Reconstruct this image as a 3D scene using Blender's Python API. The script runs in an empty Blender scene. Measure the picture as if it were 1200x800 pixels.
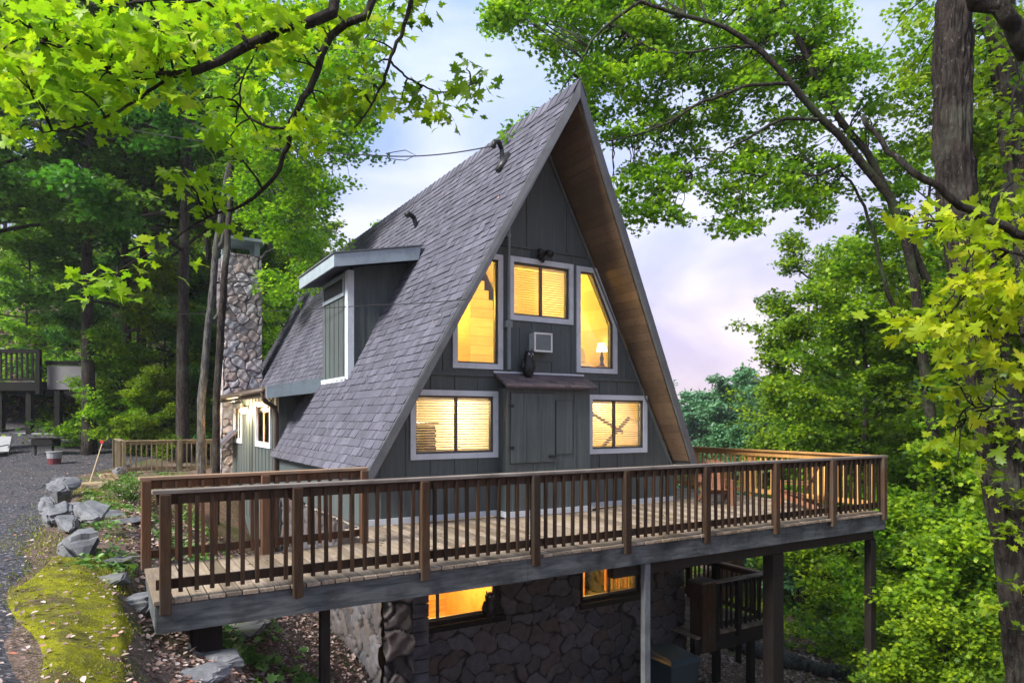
import bpy, bmesh, math, random
import numpy as np
from mathutils import Vector, Matrix, noise as mnoise
R = math.radians
sc = bpy.context.scene
COL = sc.collection
# ------------------------------------------------------------------ frame
# H frame: s along the gable wall, w back along the ridge, z up (0 = deck boards)
UX, UY = .85806, .51354
PX, PY = -2.11, 9.89
TH = math.atan2(UY, UX)
CAMZ = 1.57
F = 800.
HZ = 490.
def L(s, w, z=0): return Vector((PX+s*UX-w*UY, PY+s*UY+w*UX, z))
def inv(x, y):
    x = x-PX; y = y-PY
    return x*UX+y*UY, -x*UY+y*UX
def at(px, py, d): return Vector(((px-600)/F*d, d, CAMZ+(HZ-py)/F*d))
# ------------------------------------------------------------------ tagging
ORG = {}
def tag(o, label=None, cat=None, group=None, kind=None):
    if label: o['label'] = label
    if cat: o['category'] = cat
    if group: o['group'] = group
    if kind: o['kind'] = kind
    return o
def thing(name, label, cat, loc=(0, 0, 0), group=None, frame='H'):
    o = bpy.data.objects.new(name, None); COL.objects.link(o)
    o.empty_display_size = .2
    if frame == 'H':
        o.location = L(*loc); o.rotation_euler = (0, 0, TH)
    else:
        o.location = loc
    ORG[o.name] = tuple(loc)
    return tag(o, label, cat, group)
def root(o):
    while o.parent: o = o.parent
    return o
def link(name, me, mat, parent=None, loc=None, frame='H'):
    o = bpy.data.objects.new(name, me); COL.objects.link(o)
    if mat and not me.materials: me.materials.append(mat)
    if parent: o.parent = parent
    elif loc is not None:
        if frame == 'H': o.location = L(*loc); o.rotation_euler = (0, 0, TH)
        else: o.location = loc
        ORG[o.name] = tuple(loc)
    return o
def copy_tree(o, parent=None):
    c = o.copy(); COL.objects.link(c); c.parent = parent
    for ch in list(o.children): copy_tree(ch, c)
    return c
class MB:
    def __init__(s): s.v = []; s.f = []; s.a = []; s.smooth = False
    def add(s, vs, fs, a=None):
        b = len(s.v); s.v += [tuple(v) for v in vs]; s.f += [tuple(b+i for i in f) for f in fs]
        s.a += [random.random() if a is None else a]*len(fs)
    def box(s, x0, x1, y0, y1, z0, z1, a=None):
        v = [(x, y, z) for z in (z0, z1) for y in (y0, y1) for x in (x0, x1)]
        s.add(v, [(0, 2, 3, 1), (4, 5, 7, 6), (0, 1, 5, 4), (2, 6, 7, 3), (0, 4, 6, 2), (1, 3, 7, 5)], a)
    def hexa(s, v, a=None):   # bottom 4 ccw, top 4 ccw
        s.add(v, [(3, 2, 1, 0), (4, 5, 6, 7), (0, 1, 5, 4), (1, 2, 6, 5), (2, 3, 7, 6), (3, 0, 4, 7)], a)
    def beam(s, p, q, w, h, up=(0, 0, 1), a=None):
        p = Vector(p); q = Vector(q); d = (q-p).normalized(); up = Vector(up)
        x = d.cross(up)
        if x.length < 1e-4: x = d.cross(Vector((1, 0, 0)))
        x.normalize(); y = x.cross(d).normalized()
        x *= w/2; y *= h/2
        s.hexa([p-x-y, p+x-y, q+x-y, q-x-y, p-x+y, p+x+y, q+x+y, q-x+y], a)
    def tube(s, pts, rad, n=8, a=None, jit=0):
        pts = [Vector(p) for p in pts]; N = len(pts)
        if not hasattr(rad, '__len__'): rad = [rad]*N
        vs = []; ref = None
        for i, p in enumerate(pts):
            d = (pts[min(i+1, N-1)]-pts[max(i-1, 0)]).normalized()
            if ref is None:
                ref = d.cross(Vector((0, 1, 0)));
                if ref.length < .1: ref = d.cross(Vector((1, 0, 0)))
            x = (ref-d*ref.dot(d)).normalized(); ref = x; y = d.cross(x)
            for k in range(n):
                t = 2*math.pi*k/n; r = rad[i]*(1+jit*(random.random()-.5))
                vs.append(p+x*math.cos(t)*r+y*math.sin(t)*r)
        fs = [(i*n+k, i*n+(k+1) % n, (i+1)*n+(k+1) % n, (i+1)*n+k) for i in range(N-1) for k in range(n)]
        fs.append(tuple(range(n-1, -1, -1))); fs.append(tuple((N-1)*n+k for k in range(n)))
        s.add(vs, fs, a)
    def prism(s, poly, y0, y1, axis='y', a=None):
        n = len(poly)
        def P(p, t):
            return (p[0], t, p[1]) if axis == 'y' else (t, p[0], p[1]) if axis == 'x' else (p[0], p[1], t)
        s.add([P(p, y0) for p in poly]+[P(p, y1) for p in poly],
              [tuple(range(n)), tuple(range(2*n-1, n-1, -1))]+[(i, n+i, n+(i+1) % n, (i+1) % n) for i in range(n)], a)
    def ring(s, outer, inner, y0, y1, axis='y'):
        n = len(outer)
        for i in range(n):
            j = (i+1) % n
            s.prism([outer[i], outer[j], inner[j], inner[i]], y0, y1, axis)
    def plate(s, outer, holes, y0, y1, axis='y'):
        bm = bmesh.new(); es = []
        for lp in [outer]+holes:
            vv = [bm.verts.new((p[0], 0, p[1])) for p in lp]
            es += [bm.edges.new((vv[i], vv[(i+1) % len(vv)])) for i in range(len(vv))]
        bmesh.ops.triangle_fill(bm, edges=es, use_beauty=True)
        bm.verts.index_update()
        def P(c, t):
            return (c.x, t, c.z) if axis == 'y' else (t, c.x, c.z)
        vs = [v.co.copy() for v in bm.verts]; n = len(vs)
        fs = [tuple(v.index for v in f.verts) for f in bm.faces]
        allv = [P(c, y0) for c in vs]+[P(c, y1) for c in vs]
        ff = list(fs)+[tuple(n+i for i in reversed(f)) for f in fs]
        for e in bm.edges:
            if len(e.link_faces) == 1:
                i, j = e.verts[0].index, e.verts[1].index
                ff.append((i, j, n+j, n+i))
        bm.free(); s.add(allv, ff)
    def mesh(s, name, org=(0, 0, 0), recalc=True, smooth=False):
        me = bpy.data.meshes.new(name)
        me.from_pydata([(v[0]-org[0], v[1]-org[1], v[2]-org[2]) for v in s.v], [], s.f)
        at_ = me.attributes.new('rnd', 'FLOAT', 'FACE'); at_.data.foreach_set('value', s.a)
        if recalc:
            bm = bmesh.new(); bm.from_mesh(me); bmesh.ops.recalc_face_normals(bm, faces=bm.faces); bm.to_mesh(me); bm.free()
        if smooth: me.polygons.foreach_set('use_smooth', [True]*len(me.polygons))
        me.update(); return me
    def build(s, name, mat, parent, bevel=0, smooth=False):
        me = s.mesh(name, ORG[root(parent).name], smooth=smooth)
        o = link(name, me, mat, parent)
        if bevel: bev(o, bevel)
        return o
    def single(s, name, mat, loc, label, cat, group=None, frame='H', bevel=0, smooth=False, kind=None):
        me = s.mesh(name, loc, smooth=smooth)
        o = link(name, me, mat, None, loc, frame)
        if bevel: bev(o, bevel)
        return tag(o, label, cat, group, kind)
def bev(o, w):
    m = o.modifiers.new('bevel', 'BEVEL'); m.width = w; m.segments = 2; m.limit_method = 'ANGLE'; m.angle_limit = R(40)
# ------------------------------------------------------------------ materials
class NT:
    def __init__(s, name):
        s.m = bpy.data.materials.new(name); s.m.use_nodes = True; s.t = s.m.node_tree; s.t.nodes.clear()
        s.out = s.t.nodes.new('ShaderNodeOutputMaterial')
    def n(s, typ, **kw):
        nd = s.t.nodes.new('ShaderNode'+typ)
        for k, v in kw.items():
            if k.startswith('i_'):
                key = k[2:]; key = int(key) if key.isdigit() else key.replace('_', ' ')
                s.set(nd.inputs[key], v)
            else: setattr(nd, k, v)
        return nd
    def set(s, inp, v):
        if isinstance(v, bpy.types.NodeSocket): s.t.links.new(v, inp)
        elif isinstance(v, bpy.types.Node): s.t.links.new(v.outputs[0], inp)
        else: inp.default_value = (tuple(v)+(1,) if hasattr(v, '__len__') and len(v) == 3 and len(inp.default_value) == 4 else v)
    def coord(s, scale=(1, 1, 1), which='Object', rot=(0, 0, 0)):
        tc = s.n('TexCoord'); mp = s.n('Mapping'); s.t.links.new(tc.outputs[which], mp.inputs['Vector'])
        mp.inputs['Scale'].default_value = scale; mp.inputs['Rotation'].default_value = rot
        return mp.outputs[0]
    def geo(s, scale=(1, 1, 1)):
        g = s.n('NewGeometry'); mp = s.n('Mapping'); s.t.links.new(g.outputs['Position'], mp.inputs['Vector'])
        mp.inputs['Scale'].default_value = scale; return mp.outputs[0]
    def noise(s, vec, scale=5, detail=6, rough=.6, dist=0):
        nd = s.n('TexNoise'); s.set(nd.inputs['Vector'], vec)
        nd.inputs['Scale'].default_value = scale; nd.inputs['Detail'].default_value = detail
        nd.inputs['Roughness'].default_value = rough; nd.inputs['Distortion'].default_value = dist
        return nd.outputs['Fac']
    def ramp(s, fac, stops, interp='LINEAR'):
        nd = s.n('ValToRGB'); s.set(nd.inputs[0], fac); cr = nd.color_ramp; cr.interpolation = interp
        while len(cr.elements) < len(stops): cr.elements.new(.5)
        for e, (p, c) in zip(cr.elements, stops):
            e.position = p; e.color = tuple(c)+(1,) if hasattr(c, '__len__') else (c, c, c, 1)
        return nd.outputs[0]
    def mix(s, fac, a, b, bt='MIX'):
        nd = s.n('Mix', data_type='RGBA', blend_type=bt)
        s.set(nd.inputs[0], fac); s.set(nd.inputs[6], a); s.set(nd.inputs[7], b); return nd.outputs[2]
    def math(s, op, a, b=0):
        nd = s.n('Math', operation=op); s.set(nd.inputs[0], a); s.set(nd.inputs[1], b); return nd.outputs[0]
    def attr(s, name='rnd'): return s.n('Attribute', attribute_name=name).outputs['Fac']
    def orand(s): return s.n('ObjectInfo').outputs['Random']
    def bump(s, h, st=.3, d=.02):
        nd = s.n('Bump'); nd.inputs['Strength'].default_value = st; nd.inputs['Distance'].default_value = d
        s.set(nd.inputs['Height'], h); return nd.outputs[0]
    def bsdf(s, col, rough=.7, nrm=None, spec=.3, metal=0):
        b = s.n('BsdfPrincipled'); s.set(b.inputs['Base Color'], col); s.set(b.inputs['Roughness'], rough)
        b.inputs['Specular IOR Level'].default_value = spec; b.inputs['Metallic'].default_value = metal
        if nrm: s.set(b.inputs['Normal'], nrm)
        return b
    def done(s, sh): s.t.links.new(sh.outputs[0] if isinstance(sh, bpy.types.Node) else sh, s.out.inputs[0]); return s.m
M = {}
def wood(name, c1, c2, c3, grain=(2, 2, 22), rough=.75, src='orand', gb=.35, vr=.7):
    # grain: long axis gets the small scale value
    m = NT(name); v = m.coord(grain)
    off = m.n('VectorMath', operation='ADD'); m.set(off.inputs[0], v)
    rnd = m.orand() if src == 'orand' else m.attr()
    cb = m.n('CombineXYZ'); k = m.math('MULTIPLY', rnd, 37.); m.set(cb.inputs[0], k); m.set(cb.inputs[1], k); m.set(cb.inputs[2], k)
    m.set(off.inputs[1], cb)
    g = m.noise(off.outputs[0], 3, 8, .65, .4)
    st = m.noise(m.coord((1, 1, 1)), 2.2, 5, .6)
    c = m.mix(m.ramp(g, [(.32, 0), (.68, 1)]), c1, c2)
    c = m.mix(m.ramp(st, [(.45, 0), (.75, 1)]), c, c3)
    hsv = m.n('HueSaturation'); m.set(hsv.inputs['Color'], c)
    m.set(hsv.inputs['Value'], m.math('ADD', m.math('MULTIPLY', rnd, vr), 1-vr/2))
    nb = m.bump(g, gb, .006)
    M[name] = m.done(m.bsdf(hsv.outputs[0], max(rough, .8), nb, .12)); return M[name]
wood('rail_wood', (.024, .0145, .010), (.072, .040, .021), (.054, .043, .033), (14, 14, 1.2))
wood('rail_cap', (.16, .135, .115), (.30, .26, .23), (.09, .075, .065), (1.2, 14, 14), .6)
wood('warm_rail', (.075, .036, .020), (.145, .072, .038), (.09, .065, .048), (14, 14, 1.2))
wood('warm_cap', (.18, .11, .07), (.30, .20, .13), (.14, .11, .085), (1.2, 14, 14))
wood('pale_rail', (.15, .12, .075), (.26, .21, .13), (.12, .11, .07), (10, 10, 1.2))
wood('golden_rail', (.46, .22, .06), (.68, .38, .13), (.38, .22, .09), (10, 10, 1.2))
wood('decking', (.15, .115, .085), (.34, .275, .21), (.20, .15, .09), (14, 1.0, 14), .7, 'attr')
wood('fascia_wood', (.055, .062, .064), (.16, .17, .17), (.020, .020, .020), (1.0, 5, 7), .8, gb=.6)
wood('dark_post', (.014, .011, .010), (.034, .026, .022), (.024, .021, .019), (12, 12, 1.2))
wood('grey_post', (.10, .11, .115), (.19, .205, .21), (.08, .085, .09), (12, 12, 1.2))
wood('chair_wood', (.16, .065, .035), (.30, .13, .07), (.22, .12, .08), (12, 12, 2))
wood('soffit_wood', (.13, .085, .052), (.19, .125, .075), (.10, .068, .045), (1, 10, 10), .7, 'attr', vr=.3)
wood('cream_wood', (.62, .50, .30), (.74, .61, .38), (.58, .46, .27), (1, 8, 8), .6, 'attr', vr=.22)
wood('orange_wood', (.55, .28, .09), (.72, .42, .15), (.5, .25, .08), (1, 8, 8), .5, 'attr')
def siding():
    m = NT('siding'); v = m.coord((1, 1, 1))
    a = m.noise(m.coord((16, 16, .9)), 3, 6, .65); b = m.noise(v, 1.1, 5, .6)
    c = m.mix(m.ramp(a, [(.3, 0), (.7, 1)]), (.060, .074, .073), (.090, .107, .104))
    c = m.mix(m.ramp(b, [(.45, 0), (.8, 1)]), c, (.062, .070, .066))
    st = m.noise(m.coord((7, 7, .35)), 2.0, 4, .6)
    c = m.mix(m.ramp(st, [(.52, 0), (.74, .6)]), c, (.125, .145, .14))
    M['siding'] = m.done(m.bsdf(c, .62, m.bump(a, .22, .006), .3))
siding()
def paint(name, col, dirt, rough=.5, sc_=3):
    m = NT(name); a = m.noise(m.coord((1, 1, 1)), sc_, 7, .7); b = m.noise(m.coord((12, 12, 1.5)), 4, 5, .6)
    c = m.mix(m.ramp(a, [(.45, 0), (.75, .8)]), col, dirt); c = m.mix(m.ramp(b, [(.55, 0), (.8, .4)]), c, dirt)
    M[name] = m.done(m.bsdf(c, rough, m.bump(b, .12, .004), .35)); return M[name]
paint('trim', (.56, .60, .63), (.36, .39, .41))
paint('fascia_paint', (.30, .36, .385), (.17, .20, .21))
paint('rake_paint', (.13, .138, .145), (.07, .07, .075))
paint('white_paint', (.72, .72, .70), (.5, .5, .48))
paint('black_metal', (.015, .015, .016), (.03, .028, .025), .45)
paint('sash', (.10, .09, .08), (.06, .05, .045), .5)
paint('bin_plastic', (.02, .04, .052), (.035, .045, .05), .45)
paint('red', (.45, .02, .02), (.3, .03, .03)); paint('plastic', (.26, .27, .28), (.2, .2, .2))
paint('grill', (.006, .0055, .005), (.010, .009, .008), .95); paint('blue', (.10, .22, .33), (.12, .16, .2))
paint('fabric', (.78, .70, .58), (.66, .58, .46), .9); paint('pink', (.12, .03, .035), (.2, .05, .06))
paint('conduit', (.20, .24, .245), (.13, .15, .15), .45)
paint('brown_pipe', (.10, .07, .05), (.05, .04, .03), .5)
def blindm():
    m = NT('blind'); b = m.bsdf((.74, .70, .60), .5); t = m.n('BsdfTranslucent'); t.inputs[0].default_value = (.8, .72, .5, 1)
    mx = m.n('MixShader'); mx.inputs[0].default_value = .35; m.t.links.new(b.outputs[0], mx.inputs[1]); m.t.links.new(t.outputs[0], mx.inputs[2]); M['blind'] = m.done(mx)
blindm()
def clothm():
    m = NT('curtain_cloth'); b = m.bsdf((.75, .5, .25), .8); t = m.n('BsdfTranslucent'); t.inputs[0].default_value = (.85, .5, .22, 1)
    mx = m.n('MixShader'); mx.inputs[0].default_value = .5; m.t.links.new(b.outputs[0], mx.inputs[1]); m.t.links.new(t.outputs[0], mx.inputs[2]); M['curtain_cloth'] = m.done(mx)
clothm()
def shingle(name, c1, c2, c3):
    m = NT(name); r = m.attr(); c = m.ramp(r, [(0, c1), (.5, c2), (1, c3)])
    fine = m.noise(m.coord((1, 1, 1)), 60, 3, .7); big = m.noise(m.coord((1, 1, 1)), .55, 5, .6)
    st = m.noise(m.coord((1.0, 9, 1.0)), 2.5, 5, .65)
    c = m.mix(m.ramp(fine, [(.3, .0), (.75, .40)]), c, (.25, .25, .29))
    c = m.mix(m.ramp(big, [(.42, 0), (.75, .5)]), c, c1)
    c = m.mix(m.ramp(st, [(.5, 0), (.8, .35)]), c, (.045, .042, .045))
    M[name] = m.done(m.bsdf(c, .85, m.bump(fine, .35, .003), .2))
shingle('shingle', (.038, .037, .050), (.070, .068, .092), (.125, .122, .155))
shingle('brown_shingle', (.06, .045, .045), (.11, .082, .08), (.17, .12, .11))
def stone(name='stone', dk=1.):
    m = NT(name); r = m.attr('cell'); e = m.attr('edge')
    c = m.ramp(r, [(0, (.30, .28, .28)), (.2, (.52, .42, .36)), (.4, (.40, .41, .44)), (.6, (.62, .57, .54)), (.8, (.50, .35, .27)), (1, (.66, .65, .68))])
    n = m.noise(m.coord((1, 1, 1)), 9, 8, .7); c = m.mix(m.ramp(n, [(.3, 0), (.7, .6)]), c, (.14, .13, .125))
    n2 = m.noise(m.coord((1, 1, 1)), 30, 4, .7); c = m.mix(m.ramp(n2, [(.5, 0), (.8, .4)]), c, (.5, .48, .47))
    c = m.mix(m.ramp(e, [(.05, 0), (.13, 1)]), (.10, .09, .085), c)
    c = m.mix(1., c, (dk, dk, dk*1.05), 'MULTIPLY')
    M[name] = m.done(m.bsdf(c, .85, m.bump(n, .5, .015), .2))
stone(); stone('shaded_stone', .22)  # foundation copy: shade under the deck is multiplied into the stone colour
def simple_stone(name, c1, c2, c3, sc_=4):
    m = NT(name); a = m.noise(m.coord((1, 1, 1)), sc_, 9, .7); b = m.noise(m.coord((1, 1, 3)), sc_*.5, 5, .6)
    c = m.mix(m.ramp(a, [(.35, 0), (.7, 1)]), c1, c2); c = m.mix(m.ramp(b, [(.5, 0), (.65, 1)]), c, c3)
    M[name] = m.done(m.bsdf(c, .85, m.bump(a, .7, .02), .2))
simple_stone('rock', (.09, .092, .098), (.22, .222, .235), (.15, .155, .15))
simple_stone('mossy_rock', (.07, .07, .07), (.17, .17, .165), (.10, .12, .035))
simple_stone('warm_rock', (.22, .17, .10), (.36, .29, .18), (.2, .19, .11))
simple_stone('block', (.07, .07, .08), (.12, .12, .14), (.05, .05, .06), 6)
def bark(name, c1, c2, moss=0.):
    m = NT(name); v = m.coord((7, 7, 1.6)); a = m.noise(v, 2.6, 10, .78, .8); b = m.noise(m.coord((1, 1, 1)), 1.3, 6, .6)
    c = m.mix(m.ramp(a, [(.42, 0), (.58, 1)]), c1, c2); fk = m.noise(m.coord((5, 5, 3)), 5, 6, .75); c = m.mix(m.ramp(fk, [(.58, 0), (.68, .7)]), c, (.19, .19, .17))
    c = m.mix(m.ramp(b, [(.5, 0), (.72, .55+moss)]), c, (.13, .14, .11) if not moss else (.08, .12, .05))
    M[name] = m.done(m.bsdf(c, .9, m.bump(a, 1., .06), .15))
bark('bark', (.012, .009, .008), (.055, .044, .037)); bark('grey_bark', (.03, .028, .026), (.13, .125, .12)); bark('mossy_bark', (.012, .010, .008), (.060, .050, .041), .25)
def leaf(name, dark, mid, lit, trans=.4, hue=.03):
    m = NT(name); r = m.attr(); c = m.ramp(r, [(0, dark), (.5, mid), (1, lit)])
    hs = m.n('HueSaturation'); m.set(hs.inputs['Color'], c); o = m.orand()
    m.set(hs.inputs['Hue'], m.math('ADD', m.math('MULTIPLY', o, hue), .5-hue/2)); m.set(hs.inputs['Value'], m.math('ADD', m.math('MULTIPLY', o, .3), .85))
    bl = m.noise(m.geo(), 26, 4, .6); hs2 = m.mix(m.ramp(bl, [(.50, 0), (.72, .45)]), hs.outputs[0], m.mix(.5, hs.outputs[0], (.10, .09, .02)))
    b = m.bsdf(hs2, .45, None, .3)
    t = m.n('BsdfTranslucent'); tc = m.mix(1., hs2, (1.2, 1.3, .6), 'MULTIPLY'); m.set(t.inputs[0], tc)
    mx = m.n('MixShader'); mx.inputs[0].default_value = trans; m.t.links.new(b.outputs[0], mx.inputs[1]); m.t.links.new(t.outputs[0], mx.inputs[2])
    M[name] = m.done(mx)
leaf('leaf_mid', (.04, .115, .009), (.155, .29, .012), (.39, .53, .018), .5)
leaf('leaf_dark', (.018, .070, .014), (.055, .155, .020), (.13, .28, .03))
leaf('leaf_lime', (.15, .30, .012), (.27, .44, .015), (.46, .56, .02), .5)
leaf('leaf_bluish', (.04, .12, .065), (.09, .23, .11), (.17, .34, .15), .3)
leaf('leaf_yellow', (.18, .32, .012), (.34, .47, .015), (.58, .60, .02), .5)
leaf('leaf_ground', (.05, .11, .02), (.11, .22, .04), (.2, .33, .08), .3)
leaf('leaf_moss', (.09, .10, .010), (.20, .21, .014), (.33, .33, .02), .2)
def litter():
    m = NT('litter'); c = m.ramp(m.attr(), [(0, (.07, .04, .03)), (.4, (.20, .13, .10)), (.75, (.34, .25, .21)), (.93, (.50, .40, .36)), (1, (.42, .12, .05))])
    M['litter'] = m.done(m.bsdf(c, .8, None, .2))
litter()
def ground():
    m = NT('earth'); g = m.geo(); n1 = m.noise(g, .55, 8, .65); n2 = m.noise(g, 6, 8, .7); n3 = m.noise(g, 38, 4, .7)
    c = m.mix(m.ramp(n2, [(.35, 0), (.7, 1)]), (.050, .036, .027), (.17, .12, .095))
    c = m.mix(m.ramp(n3, [(.5, 0), (.62, 1)]), c, (.27, .20, .165))
    c = m.mix(m.ramp(n1, [(.52, 0), (.66, .8)]), c, (.06, .10, .02))
    M['earth'] = m.done(m.bsdf(c, .95, m.bump(n3, .8, .03), .1))
    m = NT('gravel'); g = m.geo(); vo = m.n('TexVoronoi'); m.set(vo.inputs['Vector'], g); vo.inputs['Scale'].default_value = 42
    n = m.noise(g, .8, 6, .6); nf = m.noise(g, 120, 3, .7)
    sep = m.n('SeparateColor'); m.t.links.new(vo.outputs['Color'], sep.inputs[0])
    c = m.ramp(sep.outputs[0], [(0, (.010, .010, .013)), (.5, (.026, .027, .035)), (.88, (.065, .066, .08)), (1, (.26, .25, .27))])
    c = m.mix(m.ramp(n, [(.42, 0), (.75, .55)]), c, (.10, .08, .07))
    M['gravel'] = m.done(m.bsdf(c, .85, m.bump(vo.outputs['Distance'], -.9, .015), .3))
    m = NT('moss'); g = m.geo(); n = m.noise(g, 3.0, 8, .7); f = m.noise(g, 45, 5, .7)
    c = m.ramp(n, [(.3, (.09, .07, .04)), (.42, (.14, .13, .025)), (.55, (.26, .26, .012)), (.75, (.42, .40, .02))])
    c = m.mix(m.ramp(f, [(.45, 0), (.7, .6)]), c, (.07, .075, .012))
    e_ = m.noise(g, 2.1, 7, .72); c = m.mix(m.ramp(e_, [(.36, 1), (.46, 0)]), c, (.10, .07, .05)); e2 = m.noise(g, 9, 6, .7); c = m.mix(m.ramp(e2, [(.58, 0), (.68, .8)]), c, (.12, .15, .05))
    M['moss'] = m.done(m.bsdf(c, .95, m.bump(f, .9, .03), .1))
ground()
def glassm():
    m = NT('glass'); t = m.n('BsdfTransparent'); g = m.n('BsdfGlossy'); g.inputs['Roughness'].default_value = .02
    fr = m.n('Fresnel'); fr.inputs[0].default_value = 1.45; mx = m.n('MixShader'); m.t.links.new(fr.outputs[0], mx.inputs[0])
    m.t.links.new(t.outputs[0], mx.inputs[1]); m.t.links.new(g.outputs[0], mx.inputs[2]); M['glass'] = m.done(mx)
    m = NT('clear_glass'); t = m.n('BsdfTransparent'); g = m.n('BsdfGlossy'); g.inputs['Roughness'].default_value = .05; fr = m.n('Fresnel'); fr.inputs[0].default_value = 1.08; mx = m.n('MixShader'); m.t.links.new(fr.outputs[0], mx.inputs[0]); m.t.links.new(t.outputs[0], mx.inputs[1]); m.t.links.new(g.outputs[0], mx.inputs[2]); M['clear_glass'] = m.done(mx)
    m = NT('tarp'); t = m.n('BsdfTransparent'); g = m.bsdf((.26, .25, .26), .25, None, .6); mx = m.n('MixShader'); mx.inputs[0].default_value = .75
    m.t.links.new(t.outputs[0], mx.inputs[1]); m.t.links.new(g.outputs[0], mx.inputs[2]); M['tarp'] = m.done(mx)
glassm()
def emit(name, col, st):
    m = NT(name); e = m.n('Emission'); e.inputs[0].default_value = tuple(col)+(1,); e.inputs[1].default_value = st; M[name] = m.done(e)
emit('bulb', (1, .82, .55), 110); emit('lamp_glow', (1, .75, .35), 4)
# ------------------------------------------------------------------ terrain
def smooth(a, b, x): t = np.clip((x-a)/(b-a), 0, 1); return t*t*(3-2*t)
PS = [-400, -30, -4, -3.5, -3.15, -2.9, -2.3, -1.2, 0, 1.5, 3.5, 6.5, 10, 14, 20, 32, 60, 120, 400]
PZ = [0, 0, 0, -.03, -.14, -.42, -.70, -1.5, -2.4, -3.0, -3.4, -3.9, -4.4, -4.9, -6.4, -10.5, -15, -15, -12]
def wav(x, y, k, ph): return np.sin(x*k+ph)*np.cos(y*k*1.13+ph*1.7)+.5*np.sin(x*k*2.3+y*k*1.7+ph*3)
def hz_np(X, Y):
    X = np.asarray(X, float); Y = np.asarray(Y, float)
    s = (X-PX)*UX+(Y-PY)*UY; w = -(X-PX)*UY+(Y-PY)*UX
    sh = .5*smooth(-1.5, .8, w)+2.6*smooth(7, 13, w)
    z = np.interp(s-sh, PS, PZ)
    hill = smooth(24, 60, Y+(-X)*.25)*smooth(2, -22, X)
    z = z+hill*11
    far = smooth(120, 400, np.hypot(X, Y)); z = z+far*22
    amp = np.clip((s+4.2)/1.5, .12, 1)
    z = z+.035*amp*wav(X, Y, 1.9, .3)+.015*amp*wav(X, Y, 5.3, 1.1)
    dd = np.hypot(X, Y); z = z+np.clip((dd-20)/60, 0, 1)*.6*wav(X, Y, .11, 2.)
    return z
def hz(x, y): return float(hz_np(x, y))
def grid_mesh(name, xs, ys, zf, mat):
    X, Y = np.meshgrid(xs, ys); Z = zf(X, Y); V = np.stack([X, Y, Z], -1).reshape(-1, 3)
    nx, ny = len(xs), len(ys); I = np.arange((ny-1)*(nx-1)); r = I//(nx-1); c = I % (nx-1); a = r*nx+c
    Fq = np.stack([a, a+1, a+nx+1, a+nx], -1)
    me = bpy.data.meshes.new(name); me.from_pydata(V.tolist(), [], Fq.tolist()); me.polygons.foreach_set('use_smooth', [True]*len(me.polygons)); me.materials.append(mat)
    return me
def ax(lo, mid0, mid1, hi, fine, n):
    a = np.arange(mid0, mid1, fine); t = np.linspace(0, 1, n)[1:]**2.2
    return np.concatenate([(mid0-(mid0-lo)*t)[::-1], a, mid1+(hi-mid1)*t])
o = link('ground', grid_mesh('ground', ax(-600, -11, 12, 600, .12, 50), ax(-60, 1, 24, 900, .12, 60), hz_np, M['earth']), None); tag(o, kind='structure')
# driveway sheet: s from -12 to an irregular edge, drawn in H coordinates
def drive():
    ws = np.concatenate([np.arange(-9, 14, .25), np.arange(14, 30, 1.)]); V = []; Fc = []; n = 22
    for i, w in enumerate(ws):
        e = float(np.interp(w, [-9, -4, -2, 0, 14], [-3.5, -3.65, -3.95, -3.95, -3.75]))-.06*math.sin(w*1.3)-.05*math.sin(w*3.1+1)
        e += float(smooth(12, 20, w))*3.0
        for j in range(n):
            s = e-(j/(n-1))**1.3*9; p = L(s, w); V.append((p.x, p.y, hz(p.x, p.y)+.02-(.03 if j == 0 else 0)))
    for i in range(len(ws)-1):
        for j in range(n-1): a = i*n+j; Fc.append((a, a+1, a+n+1, a+n))
    me = bpy.data.meshes.new('driveway'); me.from_pydata(V, [], Fc); me.polygons.foreach_set('use_smooth', [True]*len(me.polygons))
    tag(link('driveway', me, M['gravel']), kind='structure')
drive()
# ------------------------------------------------------------------ leaf clouds
def tmpl(pts, cz=.0, c=(0, .35), fold=.12):
    V = [(c[0], c[1], cz)]+[(x, y, fold*abs(x)*(1-.6*abs(x))-.22*y*y) for x, y in pts]
    n = len(pts); return np.array(V), np.array([(0, 1+i, 1+(i+1) % n) for i in range(n)])
_m = [(0, 0), (.30, -.12), (.27, .12), (.56, .22), (.33, .40), (.38, .62), (.14, .58)]
MAPLE = tmpl(_m+[(0, 1.0)]+[(-x, y) for x, y in reversed(_m[1:])])
_b = [(0, 0), (.12, -.05), (.31, -.17), (.33, -.05), (.25, .05), (.43, .09), (.63, .10), (.56, .20), (.74, .34), (.52, .36), (.43, .45), (.27, .40), (.24, .48), (.36, .64), (.25, .65), (.23, .78), (.12, .72)]
BIG = tmpl(_b+[(0, 1.05)]+[(-x, y) for x, y in reversed(_b[1:])], .03, fold=.26)
KITE = (np.array([(0, 0, 0), (.34, .45, .06), (0, 1, -.05), (-.34, .45, .06)]), np.array([(0, 1, 2), (0, 2, 3)]))
OVAL = (np.array([(0, 0, 0), (.28, .3, .05), (.25, .65, .04), (0, 1, -.08), (-.25, .65, .04), (-.28, .3, .05)]), np.array([(0, 1, 2), (0, 2, 3), (0, 3, 4), (0, 4, 5)]))
BLADE = (np.array([(-.05, 0, 0), (.05, 0, 0), (0, 1, .0)]), np.array([(0, 1, 2)]))
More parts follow.
